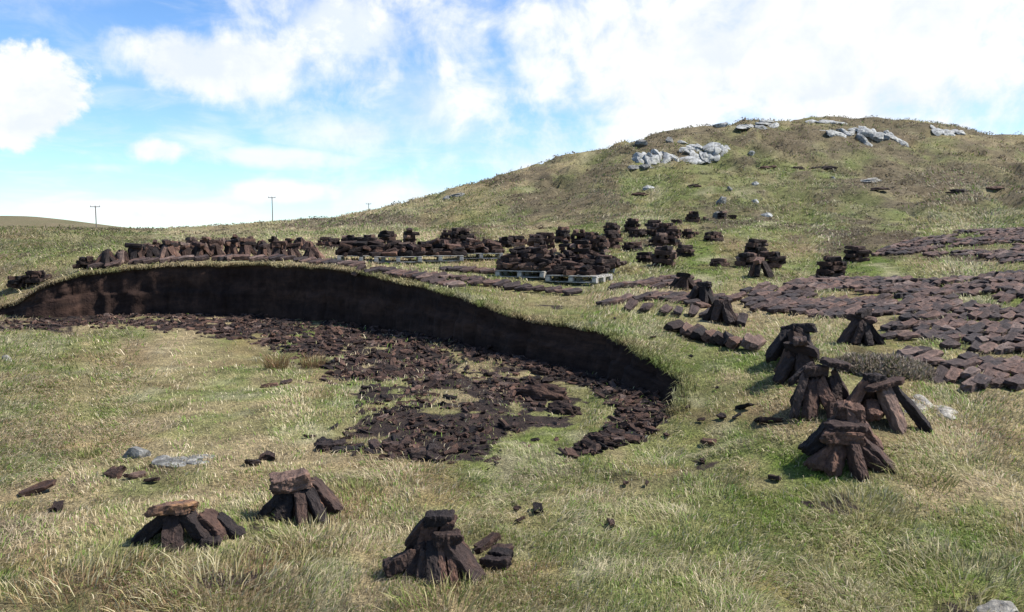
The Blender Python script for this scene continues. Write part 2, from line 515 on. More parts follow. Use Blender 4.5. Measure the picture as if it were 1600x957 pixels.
def ground_material():
    m, nt, b = new_mat('moor_ground')
    L = nt.links.new
    geo = nd(nt, 'ShaderNodeNewGeometry')
    pos = geo.outputs['Position']
    ca = nd(nt, 'ShaderNodeAttribute', attribute_name='veg')
    pa = nd(nt, 'ShaderNodeAttribute', attribute_name='peat')

    def nz(scale, detail=6, rough=0.65):
        n = nd(nt, 'ShaderNodeTexNoise'); n.inputs['Scale'].default_value = scale
        n.inputs['Detail'].default_value = detail; n.inputs['Roughness'].default_value = rough
        L(pos, n.inputs['Vector']); return n.outputs[0]
    f1, f2, f3 = nz(38, 4), nz(7, 5), nz(1.6, 6)
    g1 = ramp(nt, f1, [(0.3, (0.32, 0.32, 0.30)), (0.52, (0.75, 0.75, 0.74)), (0.72, (1.3, 1.28, 1.2))])
    g2 = ramp(nt, f2, [(0.3, (0.62, 0.6, 0.58)), (0.5, (1, 1, 1)), (0.72, (1.35, 1.33, 1.25))])
    g3 = ramp(nt, f3, [(0.3, (0.62, 0.62, 0.6)), (0.5, (1, 1, 1)), (0.7, (1.28, 1.26, 1.2))])
    c = mixc(nt, 1.0, ca.outputs['Color'], g1, 'MULTIPLY')
    c = mixc(nt, 1.0, c, g2, 'MULTIPLY')
    c = mixc(nt, 1.0, c, g3, 'MULTIPLY')
    pc = ramp(nt, f2, [(0.3, (0.016, 0.012, 0.011)), (0.55, (0.035, 0.025, 0.021)), (0.75, (0.075, 0.052, 0.042))])
    th = nd(nt, 'ShaderNodeMath', operation='ADD'); L(pa.outputs['Fac'], th.inputs[0])
    t2 = nd(nt, 'ShaderNodeMath', operation='MULTIPLY_ADD'); L(nz(11, 5), t2.inputs[0]); t2.inputs[1].default_value = 0.7; t2.inputs[2].default_value = -0.35
    L(t2.outputs[0], th.inputs[1])
    st = nd(nt, 'ShaderNodeMapRange'); st.interpolation_type = 'SMOOTHSTEP'
    st.inputs['From Min'].default_value = 0.38; st.inputs['From Max'].default_value = 0.62
    L(th.outputs[0], st.inputs['Value'])
    c = mixc(nt, st.outputs[0], c, pc)
    L(c, b.inputs['Base Color'])
    rr = nd(nt, 'ShaderNodeMapRange'); rr.inputs['To Min'].default_value = 0.95; rr.inputs['To Max'].default_value = 0.9
    L(st.outputs[0], rr.inputs['Value']); L(rr.outputs[0], b.inputs['Roughness'])
    b.inputs['Specular IOR Level'].default_value = 0.1
    bm = nd(nt, 'ShaderNodeBump'); bm.inputs['Strength'].default_value = 0.9; bm.inputs['Distance'].default_value = 0.05
    add = nd(nt, 'ShaderNodeMath', operation='ADD'); L(f1, add.inputs[0]); L(f2, add.inputs[1])
    L(add.outputs[0], bm.inputs['Height']); L(bm.outputs[0], b.inputs['Normal'])
    return m


def grass_material(name):
    m, nt, b = new_mat(name)
    a = nd(nt, 'ShaderNodeAttribute', attribute_name='tint')
    nt.links.new(a.outputs['Color'], b.inputs['Base Color'])
    b.inputs['Roughness'].default_value = 0.7
    b.inputs['Specular IOR Level'].default_value = 0.25
    tr = nd(nt, 'ShaderNodeBsdfTranslucent'); nt.links.new(a.outputs['Color'], tr.inputs['Color'])
    mx = nd(nt, 'ShaderNodeMixShader'); mx.inputs[0].default_value = 0.3
    out = nt.nodes['Material Output']
    nt.links.new(b.outputs[0], mx.inputs[1]); nt.links.new(tr.outputs[0], mx.inputs[2]); nt.links.new(mx.outputs[0], out.inputs[0])
    return m


def peat_material(name, stuff=False, tone=1.0, grey=0.0, wall=False):
    """cut peat: black-brown, fibrous, a dry paler skin on some blocks"""
    m, nt, b = new_mat(name)
    L = nt.links.new
    tc = nd(nt, 'ShaderNodeTexCoord')
    if wall or stuff: src = nd(nt, 'ShaderNodeNewGeometry').outputs['Position']
    else: src = tc.outputs['Object']
    if stuff: rnd = nd(nt, 'ShaderNodeNewGeometry').outputs['Random Per Island']
    else: rnd = nd(nt, 'ShaderNodeObjectInfo').outputs['Random']

    def nz(scale, detail=5, rough=0.65, stretch=None):
        n = nd(nt, 'ShaderNodeTexNoise'); n.inputs['Scale'].default_value = scale
        n.inputs['Detail'].default_value = detail; n.inputs['Roughness'].default_value = rough
        if stretch:
            mp = nd(nt, 'ShaderNodeMapping'); mp.inputs['Scale'].default_value = stretch
            L(src, mp.inputs['Vector']); L(mp.outputs[0], n.inputs['Vector'])
        else: L(src, n.inputs['Vector'])
        return n.outputs[0]
    k = tone
    base = ramp(nt, rnd, [(0.0, (0.015 * k, 0.0125 * k, 0.0125 * k)), (0.28, (0.030 * k, 0.0205 * k, 0.018 * k)),
                          (0.58, (0.055 * k, 0.033 * k, 0.0255 * k)), (0.84, (0.092 * k, 0.054 * k, 0.040 * k)), (1.0, (0.112 * k, 0.082 * k, 0.069 * k))])
    f1 = nz(30, 6, 0.7, (0.35, 1, 1)); f2 = nz(7, 5, 0.6); f3 = nz(110, 3, 0.6)
    g1 = ramp(nt, f1, [(0.3, (0.5, 0.48, 0.48)), (0.52, (1, 1, 1)), (0.75, (1.6, 1.5, 1.4))])
    g2 = ramp(nt, f2, [(0.32, (0.55, 0.54, 0.54)), (0.5, (1, 1, 1)), (0.72, (1.5, 1.38, 1.25))])
    if grey: base = mixc(nt, grey, base, (0.066 * k, 0.056 * k, 0.056 * k, 1))
    c = mixc(nt, 1.0, base, g1, 'MULTIPLY'); c = mixc(nt, 1.0, c, g2, 'MULTIPLY')
    # pale fibres and root threads
    fb = ramp(nt, f3, [(0.66, (0, 0, 0)), (0.74, (1, 1, 1))])
    c = mixc(nt, mixc(nt, 1.0, fb, (0.35, 0.35, 0.35, 1), 'MULTIPLY'), c, (0.16 * k, 0.105 * k, 0.07 * k, 1))
    L(c, b.inputs['Base Color'])
    b.inputs['Roughness'].default_value = 0.85
    b.inputs['Specular IOR Level'].default_value = 0.18
    add = nd(nt, 'ShaderNodeMath', operation='ADD'); L(f1, add.inputs[0]); L(f2, add.inputs[1])
    bm = nd(nt, 'ShaderNodeBump'); bm.inputs['Strength'].default_value = 1.0; bm.inputs['Distance'].default_value = 0.035
    L(add.outputs[0], bm.inputs['Height']); L(bm.outputs[0], b.inputs['Normal'])
    return m


def wall_material():
    m, nt, b = new_mat('bank_peat')
    L = nt.links.new
    at_ = nd(nt, 'ShaderNodeAttribute', attribute_name='run')      # x: metres along the cut, y: height fraction

    def nz(scale, sx, sy, detail=5):
        mp = nd(nt, 'ShaderNodeMapping'); mp.inputs['Scale'].default_value = (sx, sy, 1)
        L(at_.outputs['Vector'], mp.inputs['Vector'])
        n = nd(nt, 'ShaderNodeTexNoise'); n.inputs['Scale'].default_value = scale; n.inputs['Detail'].default_value = detail
        n.inputs['Roughness'].default_value = 0.65
        L(mp.outputs[0], n.inputs['Vector']); return n.outputs[0]
    layers = nz(1.0, 0.6, 3.2); cuts = nz(1.0, 4.0, 1.6); lumps = nz(6.0, 1, 1); fine = nz(30, 1, 1)
    c = ramp(nt, layers, [(0.3, (0.018, 0.0125, 0.0115)), (0.5, (0.031, 0.020, 0.0165)), (0.72, (0.062, 0.037, 0.027))])
    c = mixc(nt, 1.0, c, ramp(nt, cuts, [(0.35, (0.8, 0.8, 0.8)), (0.5, (1, 1, 1)), (0.68, (1.25, 1.22, 1.2))]), 'MULTIPLY')
    c = mixc(nt, 1.0, c, ramp(nt, lumps, [(0.3, (0.65, 0.65, 0.65)), (0.7, (1.35, 1.3, 1.25))]), 'MULTIPLY')
    sep = nd(nt, 'ShaderNodeSeparateXYZ'); L(at_.outputs['Vector'], sep.inputs[0])
    # the root mat just under the turf is browner and fibrous
    tp = nd(nt, 'ShaderNodeMath', operation='MULTIPLY_ADD'); L(fine, tp.inputs[0]); tp.inputs[1].default_value = 0.10; L(sep.outputs[1], tp.inputs[2])
    tm = nd(nt, 'ShaderNodeMapRange'); tm.inputs['From Min'].default_value = 0.97; tm.inputs['From Max'].default_value = 1.05
    L(tp.outputs[0], tm.inputs['Value'])
    c = mixc(nt, tm.outputs[0], c, (0.05, 0.032, 0.018, 1))
    L(c, b.inputs['Base Color'])
    b.inputs['Roughness'].default_value = 0.9
    b.inputs['Specular IOR Level'].default_value = 0.08
    add = nd(nt, 'ShaderNodeMath', operation='ADD'); L(cuts, add.inputs[0]); L(lumps, add.inputs[1])
    bm = nd(nt, 'ShaderNodeBump'); bm.inputs['Strength'].default_value = 0.8; bm.inputs['Distance'].default_value = 0.05
    L(add.outputs[0], bm.inputs['Height']); L(bm.outputs[0], b.inputs['Normal'])
    return m


def rock_material(name, a, bcol, dark=(0.07, 0.07, 0.068), scale=1.0):
    m, nt, b = new_mat(name)
    L = nt.links.new
    tc = nd(nt, 'ShaderNodeTexCoord'); src = tc.outputs['Object']

    def nz(scale, detail=6, rough=0.65):
        n = nd(nt, 'ShaderNodeTexNoise'); n.inputs['Scale'].default_value = scale
        n.inputs['Detail'].default_value = detail; n.inputs['Roughness'].default_value = rough
        L(src, n.inputs['Vector']); return n.outputs[0]
    f1, f2, f3 = nz(1.6 * scale), nz(6 * scale, 7, 0.7), nz(22 * scale, 5)
    c = ramp(nt, f2, [(0.30, dark), (0.43, a), (0.62, bcol), (0.8, tuple(min(1, q * 1.15) for q in bcol))])
    c = mixc(nt, 1.0, c, ramp(nt, f3, [(0.3, (0.6, 0.6, 0.6)), (0.7, (1.25, 1.25, 1.22))]), 'MULTIPLY')
    li = ramp(nt, f1, [(0.55, (0, 0, 0)), (0.68, (1, 1, 1))])
    c = mixc(nt, mixc(nt, 1.0, li, (0.5, 0.5, 0.5, 1), 'MULTIPLY'), c, (0.17, 0.165, 0.10, 1))
    L(c, b.inputs['Base Color']); b.inputs['Roughness'].default_value = 0.9
    bm = nd(nt, 'ShaderNodeBump'); bm.inputs['Strength'].default_value = 0.7; bm.inputs['Distance'].default_value = 0.06
    L(f2, bm.inputs['Height']); L(bm.outputs[0], b.inputs['Normal'])
    return m


def plain_material(name, col, rough=0.8, var=0.35, scale=14):
    m, nt, b = new_mat(name)
    tc = nd(nt, 'ShaderNodeTexCoord')
    n = nd(nt, 'ShaderNodeTexNoise'); n.inputs['Scale'].default_value = scale; n.inputs['Detail'].default_value = 6
    nt.links.new(tc.outputs['Object'], n.inputs['Vector'])
    lo = tuple(q * (1 - var) for q in col); hi = tuple(min(1, q * (1 + var)) for q in col)
    nt.links.new(ramp(nt, n.outputs[0], [(0.3, lo), (0.7, hi)]), b.inputs['Base Color'])
    b.inputs['Roughness'].default_value = rough
    return m


M = {
    'ground': ground_material(), 'grass': grass_material('grass_blade'),
    'peat': peat_material('peat_dry', tone=1.3), 'peat_dark': peat_material('peat_dark', tone=0.85),
    'peat_brown': peat_material('peat_brown', tone=1.6), 'peat_black': peat_material('peat_black', tone=0.8, grey=0.35), 'peat_field': peat_material('peat_field', tone=1.5, grey=0.2),
    'peat_stuff': peat_material('peat_crumbs', stuff=True, tone=1.15), 'peat_wet': peat_material('peat_wet', stuff=True, tone=0.85),
    'peat_field_stuff': peat_material('peat_field_far', stuff=True, tone=1.5, grey=0.2),
    'wall': wall_material(),
    'rock': rock_material('lichen_rock', (0.19, 0.19, 0.18), (0.40, 0.40, 0.385), scale=0.4),
    'rock_dark': rock_material('grey_rock', (0.10, 0.097, 0.09), (0.24, 0.235, 0.22), (0.045, 0.045, 0.04)),
    'rock_pale': rock_material('pale_rock', (0.19, 0.175, 0.15), (0.38, 0.35, 0.30), (0.09, 0.08, 0.07)),
    'wood_pale': plain_material('weathered_pallet_wood', (0.29, 0.27, 0.235), 0.8, 0.5, 5),
    'pole': plain_material('pole_wood', (0.13, 0.11, 0.095), 0.85),
    'porcelain': plain_material('insulator', (0.35, 0.33, 0.30), 0.3, 0.1),
    'orange_peat': None,
}
mm, nt_, b_ = new_mat('rusty_peat')
_t = nd(nt_, 'ShaderNodeTexCoord'); _n1 = nd(nt_, 'ShaderNodeTexNoise'); _n1.inputs['Scale'].default_value = 9; _n1.inputs['Detail'].default_value = 8
_n1.inputs['Roughness'].default_value = 0.7
nt_.links.new(_t.outputs['Object'], _n1.inputs['Vector'])
nt_.links.new(ramp(nt_, _n1.outputs[0], [(0.34, (0.04, 0.024, 0.018)), (0.5, (0.11, 0.058, 0.034)), (0.62, (0.22, 0.115, 0.05)), (0.75, (0.34, 0.20, 0.09))]), b_.inputs['Base Color'])
b_.inputs['Roughness'].default_value = 0.9
_bm = nd(nt_, 'ShaderNodeBump'); _bm.inputs['Strength'].default_value = 0.9; _bm.inputs['Distance'].default_value = 0.02
nt_.links.new(_n1.outputs[0], _bm.inputs['Height']); nt_.links.new(_bm.outputs[0], b_.inputs['Normal'])
M['orange_peat'] = mm


# ------------------------------------------------------------------ object helpers
def link(o, parent=None):
    C.objects.link(o)
    if parent is not None: o.parent = parent
    return o


def tag(o, label=None, cat=None, group=None, kind=None):
    if label: o['label'] = label
    if cat: o['category'] = cat
    if group: o['group'] = group
    if kind: o['kind'] = kind
    return o


def empty(name, loc, rz=0.0):
    o = bpy.data.objects.new(name, None); o.empty_display_size = 0.1
    o.location = loc; o.rotation_euler = (0, 0, rz)
    return link(o)


def np_mesh(name, verts, faces_flat, loop_start, loop_total, mat, smooth=False):
    me = bpy.data.meshes.new(name)
    me.vertices.add(len(verts)); me.vertices.foreach_set('co', np.asarray(verts, np.float32).ravel())
    me.loops.add(len(faces_flat)); me.loops.foreach_set('vertex_index', np.asarray(faces_flat, np.int32))
    me.polygons.add(len(loop_start)); me.polygons.foreach_set('loop_start', np.asarray(loop_start, np.int32))
    me.polygons.foreach_set('loop_total', np.asarray(loop_total, np.int32))
    if smooth: me.polygons.foreach_set('use_smooth', np.ones(len(loop_start), bool))
    me.update(calc_edges=True)
    me.materials.append(mat)
    return me


def color_attr(me, name, rgb):
    a = me.attributes.new(name, 'FLOAT_COLOR', 'POINT')
    c = np.ones((len(rgb), 4), np.float32); c[:, :3] = rgb
    a.data.foreach_set('color', c.ravel())


# ------------------------------------------------------------------ the ground, one sheet cut along the bank
def build_ground():
    pts = []
    radii = [0.7]
    while radii[-1] < 150: radii.append(radii[-1] * (1.027 if radii[-1] < 34 else 1.016))
    r = radii[-1]
    while r < 6000: r *= 1.13; radii.append(r)
    jr = random.Random(3)
    for i, r in enumerate(radii):
        st = 0.36 if 3.2 < r < 150 else (1.5 if r < 3.2 else 0.8)
        az = list(np.arange(-44, 44.01, st)) + list(np.arange(50, 311, 5.0))
        for a in az:
            aa = R(a + (jr.random() - 0.5) * st * 0.5)
            rr = r * (1 + (jr.random() - 0.5) * 0.012)
            pts.append((rr * math.sin(aa), rr * math.cos(aa)))
    pts = np.array(pts + [(0.0, 0.0)])
    d = np.full(len(pts), 9.0)
    near = (np.hypot(pts[:, 0], pts[:, 1]) < 40)
    d[near] = seg_dist(pts[near, 0], pts[near, 1], EDGE2)
    pts = pts[d > 0.045]
    ne = len(EDGE2)
    vin = [Vector(p) for p in EDGE2] + [Vector((float(p[0]), float(p[1]))) for p in pts]
    edges = [(i, i + 1) for i in range(ne - 1)]
    vo, eo, fo, ov, oe, of = delaunay_2d_cdt(vin, edges, [], 0, 1e-5)
    xy = np.array([(v.x, v.y) for v in vo]); tri = np.array(fo, np.int64)
    onedge = np.zeros(len(vo), bool)
    for i, o in enumerate(ov):
        if any(k < ne - 1 for k in o) and len(o): onedge[i] = min(o) < ne - 1
    cen = xy[tri].mean(1)
    tlow = is_low_exact(cen[:, 0], cen[:, 1])
    zu = z_up(xy[:, 0], xy[:, 1]); bp = bumps(xy[:, 0], xy[:, 1])
    vlow = is_low_exact(xy[:, 0], xy[:, 1])
    z = np.where(vlow, ZLOW, zu) + bp
    z[onedge] = zu[onedge] + bp[onedge]
    # duplicate edge vertices for the low side
    ids = np.nonzero(onedge)[0]
    remap = np.arange(len(xy)); remap[ids] = len(xy) + np.arange(len(ids))
    xy2 = np.concatenate([xy, xy[ids]]); z2 = np.concatenate([z, np.full(len(ids), ZLOW) + bp[ids]])
    tri[tlow] = remap[tri[tlow]]
    verts = np.column_stack([xy2, z2])
    # orient upwards
    a = verts[tri[:, 1]] - verts[tri[:, 0]]; b = verts[tri[:, 2]] - verts[tri[:, 0]]
    flip = (a[:, 0] * b[:, 1] - a[:, 1] * b[:, 0]) < 0
    tri[flip] = tri[flip][:, ::-1]
    n = len(tri)
    me = np_mesh('moor_ground', verts, tri.ravel(), np.arange(n) * 3, np.full(n, 3), M['ground'], True)
    col, peat = cover(verts[:, 0], verts[:, 1], verts[:, 2])
    color_attr(me, 'veg', col)
    pa = me.attributes.new('peat', 'FLOAT', 'POINT'); pa.data.foreach_set('value', peat.astype(np.float32))
    o = bpy.data.objects.new('moor_ground', me); link(o)
    tag(o, 'grassy heather moor rising to a rounded hill', 'ground', kind='structure')
    return o


def build_bank():
    """the spade-cut face of the peat bank"""
    n = len(EDGE); rows = 22
    ex = np.array([p.x for p in EDGE]); ey = np.array([p.y for p in EDGE])
    zt = z_up(ex, ey) + bumps(ex, ey); zb = np.minimum(ZLOW + bumps(ex, ey) - 0.03, zt - 0.01)
    tx = np.gradient(ex); ty = np.gradient(ey); l = np.hypot(tx, ty)
    nx, ny = ty / l, -tx / l               # towards the low side
    run = np.concatenate([[0], np.cumsum(np.hypot(np.diff(ex), np.diff(ey)))])
    V = []; A = []
    for j in range(rows):
        t = j / (rows - 1)
        for i in range(n):
            h = zt[i] - zb[i]
            k = min(1, h / 0.4)
            off = 0.10 * t * k + 0.05 * k * math.sin(t * math.pi) * mnoise.noise(Vector((run[i] * 2.2, t * 2.0, 1))) \
                + (0.05 * mnoise.noise(Vector((run[i] * 0.9, t * 3 * h, 5))) + 0.03 * mnoise.noise(Vector((run[i] * 5, t * 6 * h, 8)))) * k * min(1, t * 4)
            slot = math.floor(run[i] / 0.19 + 0.6 * mnoise.noise(Vector((run[i] * .7, 0, 0))))
            spit = 0 if t < 0.48 + 0.06 * mnoise.noise(Vector((run[i] * 1.1, 4, 0))) else 1
            off += k * min(1, t * 5) * (0.06 * (mnoise.cell(Vector((slot + .5, spit + .5, 2.5))) - 0.5) + 0.06 * spit)
            if 0 < j < 3: off -= 0.03 * k        # turf overhangs slightly
            V.append((ex[i] + nx[i] * off, ey[i] + ny[i] * off, zt[i] * (1 - t) + zb[i] * t + (0.002 if j == 0 else 0)))
            A.append((run[i], (1 - t), 0))
    F = []
    for j in range(rows - 1):
        for i in range(n - 1):
            a = j * n + i
            F.append((a, a + n, a + n + 1, a + 1))
    F = np.array(F); nf = len(F)
    me = np_mesh('peat_bank', V, F.ravel(), np.arange(nf) * 4, np.full(nf, 4), M['wall'], False)
    at_ = me.attributes.new('run', 'FLOAT_VECTOR', 'POINT'); at_.data.foreach_set('vector', np.array(A, np.float32).ravel())
    o = bpy.data.objects.new('peat_bank', me); link(o)
    tag(o, 'curved spade-cut face of black peat under the turf', 'peat bank', kind='structure')
    return o


build_ground()
build_bank()

# ------------------------------------------------------------------ peat bricks
def box_lattice(nx, ny, nz):
    idx = {}; V = []; F = []

    def vid(i, j, k):
        key = (i, j, k)
        if key not in idx:
            idx[key] = len(V); V.append(Vector((2 * i / nx - 1, 2 * j / ny - 1, 2 * k / nz - 1)))
        return idx[key]
    for i in range(nx):
        for j in range(ny):
            F.append((vid(i, j, nz), vid(i + 1, j, nz), vid(i + 1, j + 1, nz), vid(i, j + 1, nz)))
            F.append((vid(i, j + 1, 0), vid(i + 1, j + 1, 0), vid(i + 1, j, 0), vid(i, j, 0)))
    for i in range(nx):
        for k in range(nz):
            F.append((vid(i, 0, k), vid(i + 1, 0, k), vid(i + 1, 0, k + 1), vid(i, 0, k + 1)))
            F.append((vid(i, ny, k + 1), vid(i + 1, ny, k + 1), vid(i + 1, ny, k), vid(i, ny, k)))
    for j in range(ny):
        for k in range(nz):
            F.append((vid(nx, j, k), vid(nx, j + 1, k), vid(nx, j + 1, k + 1), vid(nx, j, k + 1)))
            F.append((vid(0, j, k + 1), vid(0, j + 1, k + 1), vid(0, j + 1, k), vid(0, j, k)))
    return V, F


def brick_mesh(name, seed, L, W, T, res, mat, rough=0.012, crumble=0.03):
    r = random.Random(seed)
    V, F = box_lattice(*res)
    s = Vector((r.uniform(0, 90), r.uniform(0, 90), r.uniform(0, 90)))
    bend = r.uniform(-0.04, 0.05); bend2 = r.uniform(-0.03, 0.03)
    tap = r.uniform(-0.16, 0.16); tapz = r.uniform(-0.15, 0.15); twist = r.uniform(-0.16, 0.16)
    skew = r.uniform(-0.35, 0.35); skz = r.uniform(-0.25, 0.25)
    out = []
    pw = 13.0
    for p in V:
        m = max(abs(p.x), abs(p.y), abs(p.z)); q = (abs(p.x) ** pw + abs(p.y) ** pw + abs(p.z) ** pw) ** (1 / pw)
        p = p * (m / q)
        x, y, z = p.x * L / 2, p.y * W / 2, p.z * T / 2
        y *= 1 + tap * p.x; z *= 1 + tapz * p.x
        x += skew * y * abs(p.x) + skz * z * abs(p.x)
        a = twist * p.x; y, z = y * math.cos(a) - z * math.sin(a), y * math.sin(a) + z * math.cos(a)
        z += bend * L * (p.x ** 2 - 0.4); y += bend2 * L * (p.x ** 2 - 0.4)
        q = Vector((x, y, z))
        n1 = mnoise.noise_vector(q * 9 + s); n2 = mnoise.noise_vector(q * 30 + s) + mnoise.noise_vector(q * 70 + s) * .5
        e = rough * 1.1
        ends = abs(p.x) ** 6
        q += n1 * e + n2 * e * 0.6 + Vector((n1.x + n2.x, 0, 0)) * crumble * ends
        out.append(q)
    me = bpy.data.meshes.new(name)
    me.from_pydata(out, [], F); me.materials.append(mat); me.update()
    return me


BR = {}          # families of brick meshes
def family(key, n, mat, Ls, Ws, Ts, res, **kw):
    r = random.Random(hash(key) % 1000 if False else sum(map(ord, key)))
    BR[key] = [brick_mesh('peat_brick', r.randint(0, 99999), r.uniform(*Ls), r.uniform(*Ws), r.uniform(*Ts), res, mat, **kw) for _ in range(n)]


family('near', 12, M['peat_brown'], (0.34, 0.40), (0.13, 0.165), (0.085, 0.115), (20, 8, 6), rough=0.013, crumble=0.03)
family('near_dark', 8, M['peat_black'], (0.32, 0.38), (0.10, 0.13), (0.07, 0.095), (20, 7, 5), rough=0.012, crumble=0.03)
family('orange', 2, M['orange_peat'], (0.34, 0.37), (0.20, 0.22), (0.09, 0.11), (14, 8, 4), rough=0.02, crumble=0.04)
family('mid', 14, M['peat'], (0.36, 0.44), (0.13, 0.17), (0.09, 0.12), (6, 3, 2), rough=0.012)
family('mid_dark', 10, M['peat_dark'], (0.34, 0.42), (0.12, 0.16), (0.09, 0.12), (6, 3, 2), rough=0.012)
family('field', 14, M['peat_field'], (0.34, 0.42), (0.13, 0.165), (0.06, 0.085), (6, 3, 2), rough=0.011)
family('frag', 16, M['peat'], (0.12, 0.32), (0.09, 0.17), (0.035, 0.075), (4, 3, 2), rough=0.02, crumble=0.03)
family('frag_dark', 14, M['peat_dark'], (0.12, 0.36), (0.09, 0.16), (0.035, 0.07), (4, 3, 2), rough=0.02, crumble=0.03)


def basis(xaxis, yhint):
    x = xaxis.normalized(); z = x.cross(yhint).normalized(); y = z.cross(x)
    return Matrix((x, y, z)).transposed()


def put(me, parent, loc, rot3, name='peat_brick', scale=(1, 1, 1)):
    o = bpy.data.objects.new(name, me); link(o, parent)
    m = rot3.to_4x4() @ Matrix.Diagonal((*scale, 1)); m.translation = loc
    o.matrix_local = m if parent is not None else m
    if parent is None: o.matrix_world = m
    return o


def lean(parent, rnd, fam, a, tilt, r, L=0.37, roll=0.0, scale=1.0, sink=0.03):
    """one brick leaning inwards, foot at radius r and azimuth a"""
    d = Vector((-math.cos(a) * math.sin(tilt), -math.sin(a) * math.sin(tilt), math.cos(tilt)))
    foot = Vector((math.cos(a) * r, math.sin(a) * r, -sink))
    tang = Vector((-math.sin(a), math.cos(a), 0))
    rot = basis(d, tang)
    rot = rot @ Matrix.Rotation(roll, 3, 'X')
    return put(rnd.choice(BR[fam]), parent, foot + d * (L * scale / 2), rot, scale=(scale,) * 3)


def flat(parent, rnd, fam, loc, yaw, pitch=0.0, roll=0.0, scale=(1, 1, 1)):
    rot = Matrix.Rotation(yaw, 3, 'Z') @ Matrix.Rotation(pitch, 3, 'Y') @ Matrix.Rotation(roll, 3, 'X')
    return put(rnd.choice(BR[fam]), parent, Vector(loc), rot, scale=scale)


def tepee(p, seed, n=7, fam=('mid', 'mid_dark'), tops=2, size=1.0, tilt=(19, 42)):
    rnd = random.Random(seed)
    e = empty('peat_stack', p, rnd.uniform(0, 6.28))
    hgt = 0
    for i in range(n):
        a = 2 * math.pi * i / n + rnd.uniform(-0.25, 0.25); t = R(rnd.uniform(*tilt)); L = 0.38 * size
        lean(e, rnd, rnd.choice(fam), a, t, L * math.sin(t) + rnd.uniform(0.02, 0.10) * size, L, rnd.uniform(-0.7, 0.7), size * rnd.uniform(.85, 1.05))
        hgt = max(hgt, L * math.cos(t))
    if n >= 6:
        lean(e, rnd, rnd.choice(fam), rnd.uniform(0, 6), R(8), 0.05, 0.36 * size, rnd.uniform(-1, 1), size * 0.95)
    for k in range(tops):
        flat(e, rnd, rnd.choice(fam), (rnd.uniform(-.05, .05), rnd.uniform(-.05, .05), hgt - 0.035 + 0.085 * k * size), rnd.uniform(0, 6.28), rnd.uniform(-.2, .2), rnd.uniform(-.2, .2), (size,) * 3)
    return e


def crisscross(p, seed, layers=5, per=3, fam=('mid',), size=1.0, rz=None):
    rnd = random.Random(seed)
    e = empty('peat_stack', p, rnd.uniform(0, 6.28) if rz is None else rz)
    z = 0.04
    for k in range(layers):
        yaw = (k % 2) * math.pi / 2
        m = per if k < layers - 1 else max(1, per - 1)
        for i in range(m):
            o = (i - (m - 1) / 2) * 0.19 * size + rnd.uniform(-.02, .02)
            j = rnd.uniform(-.07, .07)
            loc = (j, o, z) if k % 2 == 0 else (o, j, z)
            flat(e, rnd, rnd.choice(fam), (loc[0], loc[1], z + rnd.uniform(-.008, .012)), yaw + rnd.uniform(-.16, .16) + (math.pi if rnd.random() < .5 else 0), rnd.uniform(-.05, .05), rnd.uniform(-.08, .08), (size,) * 3)
        z += 0.098 * size
    return e


def ordinal(i):
    w = ['first', 'second', 'third', 'fourth', 'fifth', 'sixth', 'seventh', 'eighth', 'ninth', 'tenth', 'eleventh', 'twelfth', 'thirteenth', 'fourteenth', 'fifteenth',
         'sixteenth', 'seventeenth', 'eighteenth', 'nineteenth', 'twentieth']
    if i < 20: return w[i]
    t = {2: 'twenty', 3: 'thirty', 4: 'forty', 5: 'fifty', 6: 'sixty', 7: 'seventy'}[(i + 1) // 10]
    return t + '-' + w[(i + 1) % 10 - 1] if (i + 1) % 10 else t[:-1] + 'ieth'


# ---- the three stacks in the near grass, built brick by brick
def near_stack(u, v, label, size=1.0):
    e = empty('peat_stack', hit(u, v))
    e.scale = (size,) * 3
    tag(e, label, 'peat stack', 'peat stacks in the near grass')
    return e


def brick_at(e, fam, i, foot, head, width_dir=(1, 0, 0), scale=(1, 1, 1), L=0.37):
    """brick from foot to head (local metres), its broad face turned by width_dir"""
    f, h = Vector(foot), Vector(head)
    d = h - f
    me = BR[fam][i % len(BR[fam])]
    rot = basis(d, Vector(width_dir))
    s = d.length / L
    return put(me, e, (f + h) / 2, rot, scale=(s * scale[0], scale[1] * .97, scale[2] * .96))


# left: orange-topped tent.  local x = right, y = away, z = up
s1 = near_stack(280, 848, 'rusty orange slab roofing a low tent of brown peat bricks, leftmost in front', 0.74)
brick_at(s1, 'near', 0, (-0.38, -0.02, 0.00), (-0.09, 0.03, 0.25), (0.1, 1, 0), (1, 1.25, 1.15))
brick_at(s1, 'near', 1, (0.02, -0.20, -0.05), (-0.05, 0.02, 0.27), (1, 0.1, 0), (1, 1.25, 1))
brick_at(s1, 'near', 2, (0.28, 0.00, -0.02), (0.05, 0.02, 0.28), (0.2, 1, 0), (1, 1.15, 1.05))
brick_at(s1, 'near', 3, (-0.16, 0.26, 0.0), (-0.06, 0.08, 0.26), (1, 0, 0))
brick_at(s1, 'near', 4, (0.10, 0.28, 0.0), (0.02, 0.08, 0.26), (1, 0, 0))
brick_at(s1, 'near', 5, (0.40, 0.12, -0.01), (0.16, 0.12, 0.24), (0.3, 1, 0), (1, 1.3, 1.1))
brick_at(s1, 'near', 6, (0.50, 0.16, -0.02), (0.26, 0.20, 0.17), (0.2, 1, 0))
brick_at(s1, 'near_dark', 2, (0.22, -0.10, 0.03), (0.40, -0.06, 0.03), (0, 1, 0), (1, 1, 1))
o = brick_at(s1, 'orange', 0, (-0.22, -0.02, 0.305), (0.13, 0.02, 0.335), (0, 1, -0.12), (1, 1, 1), 0.35)
o['label'] = 'rust-orange crumbly slab on top'

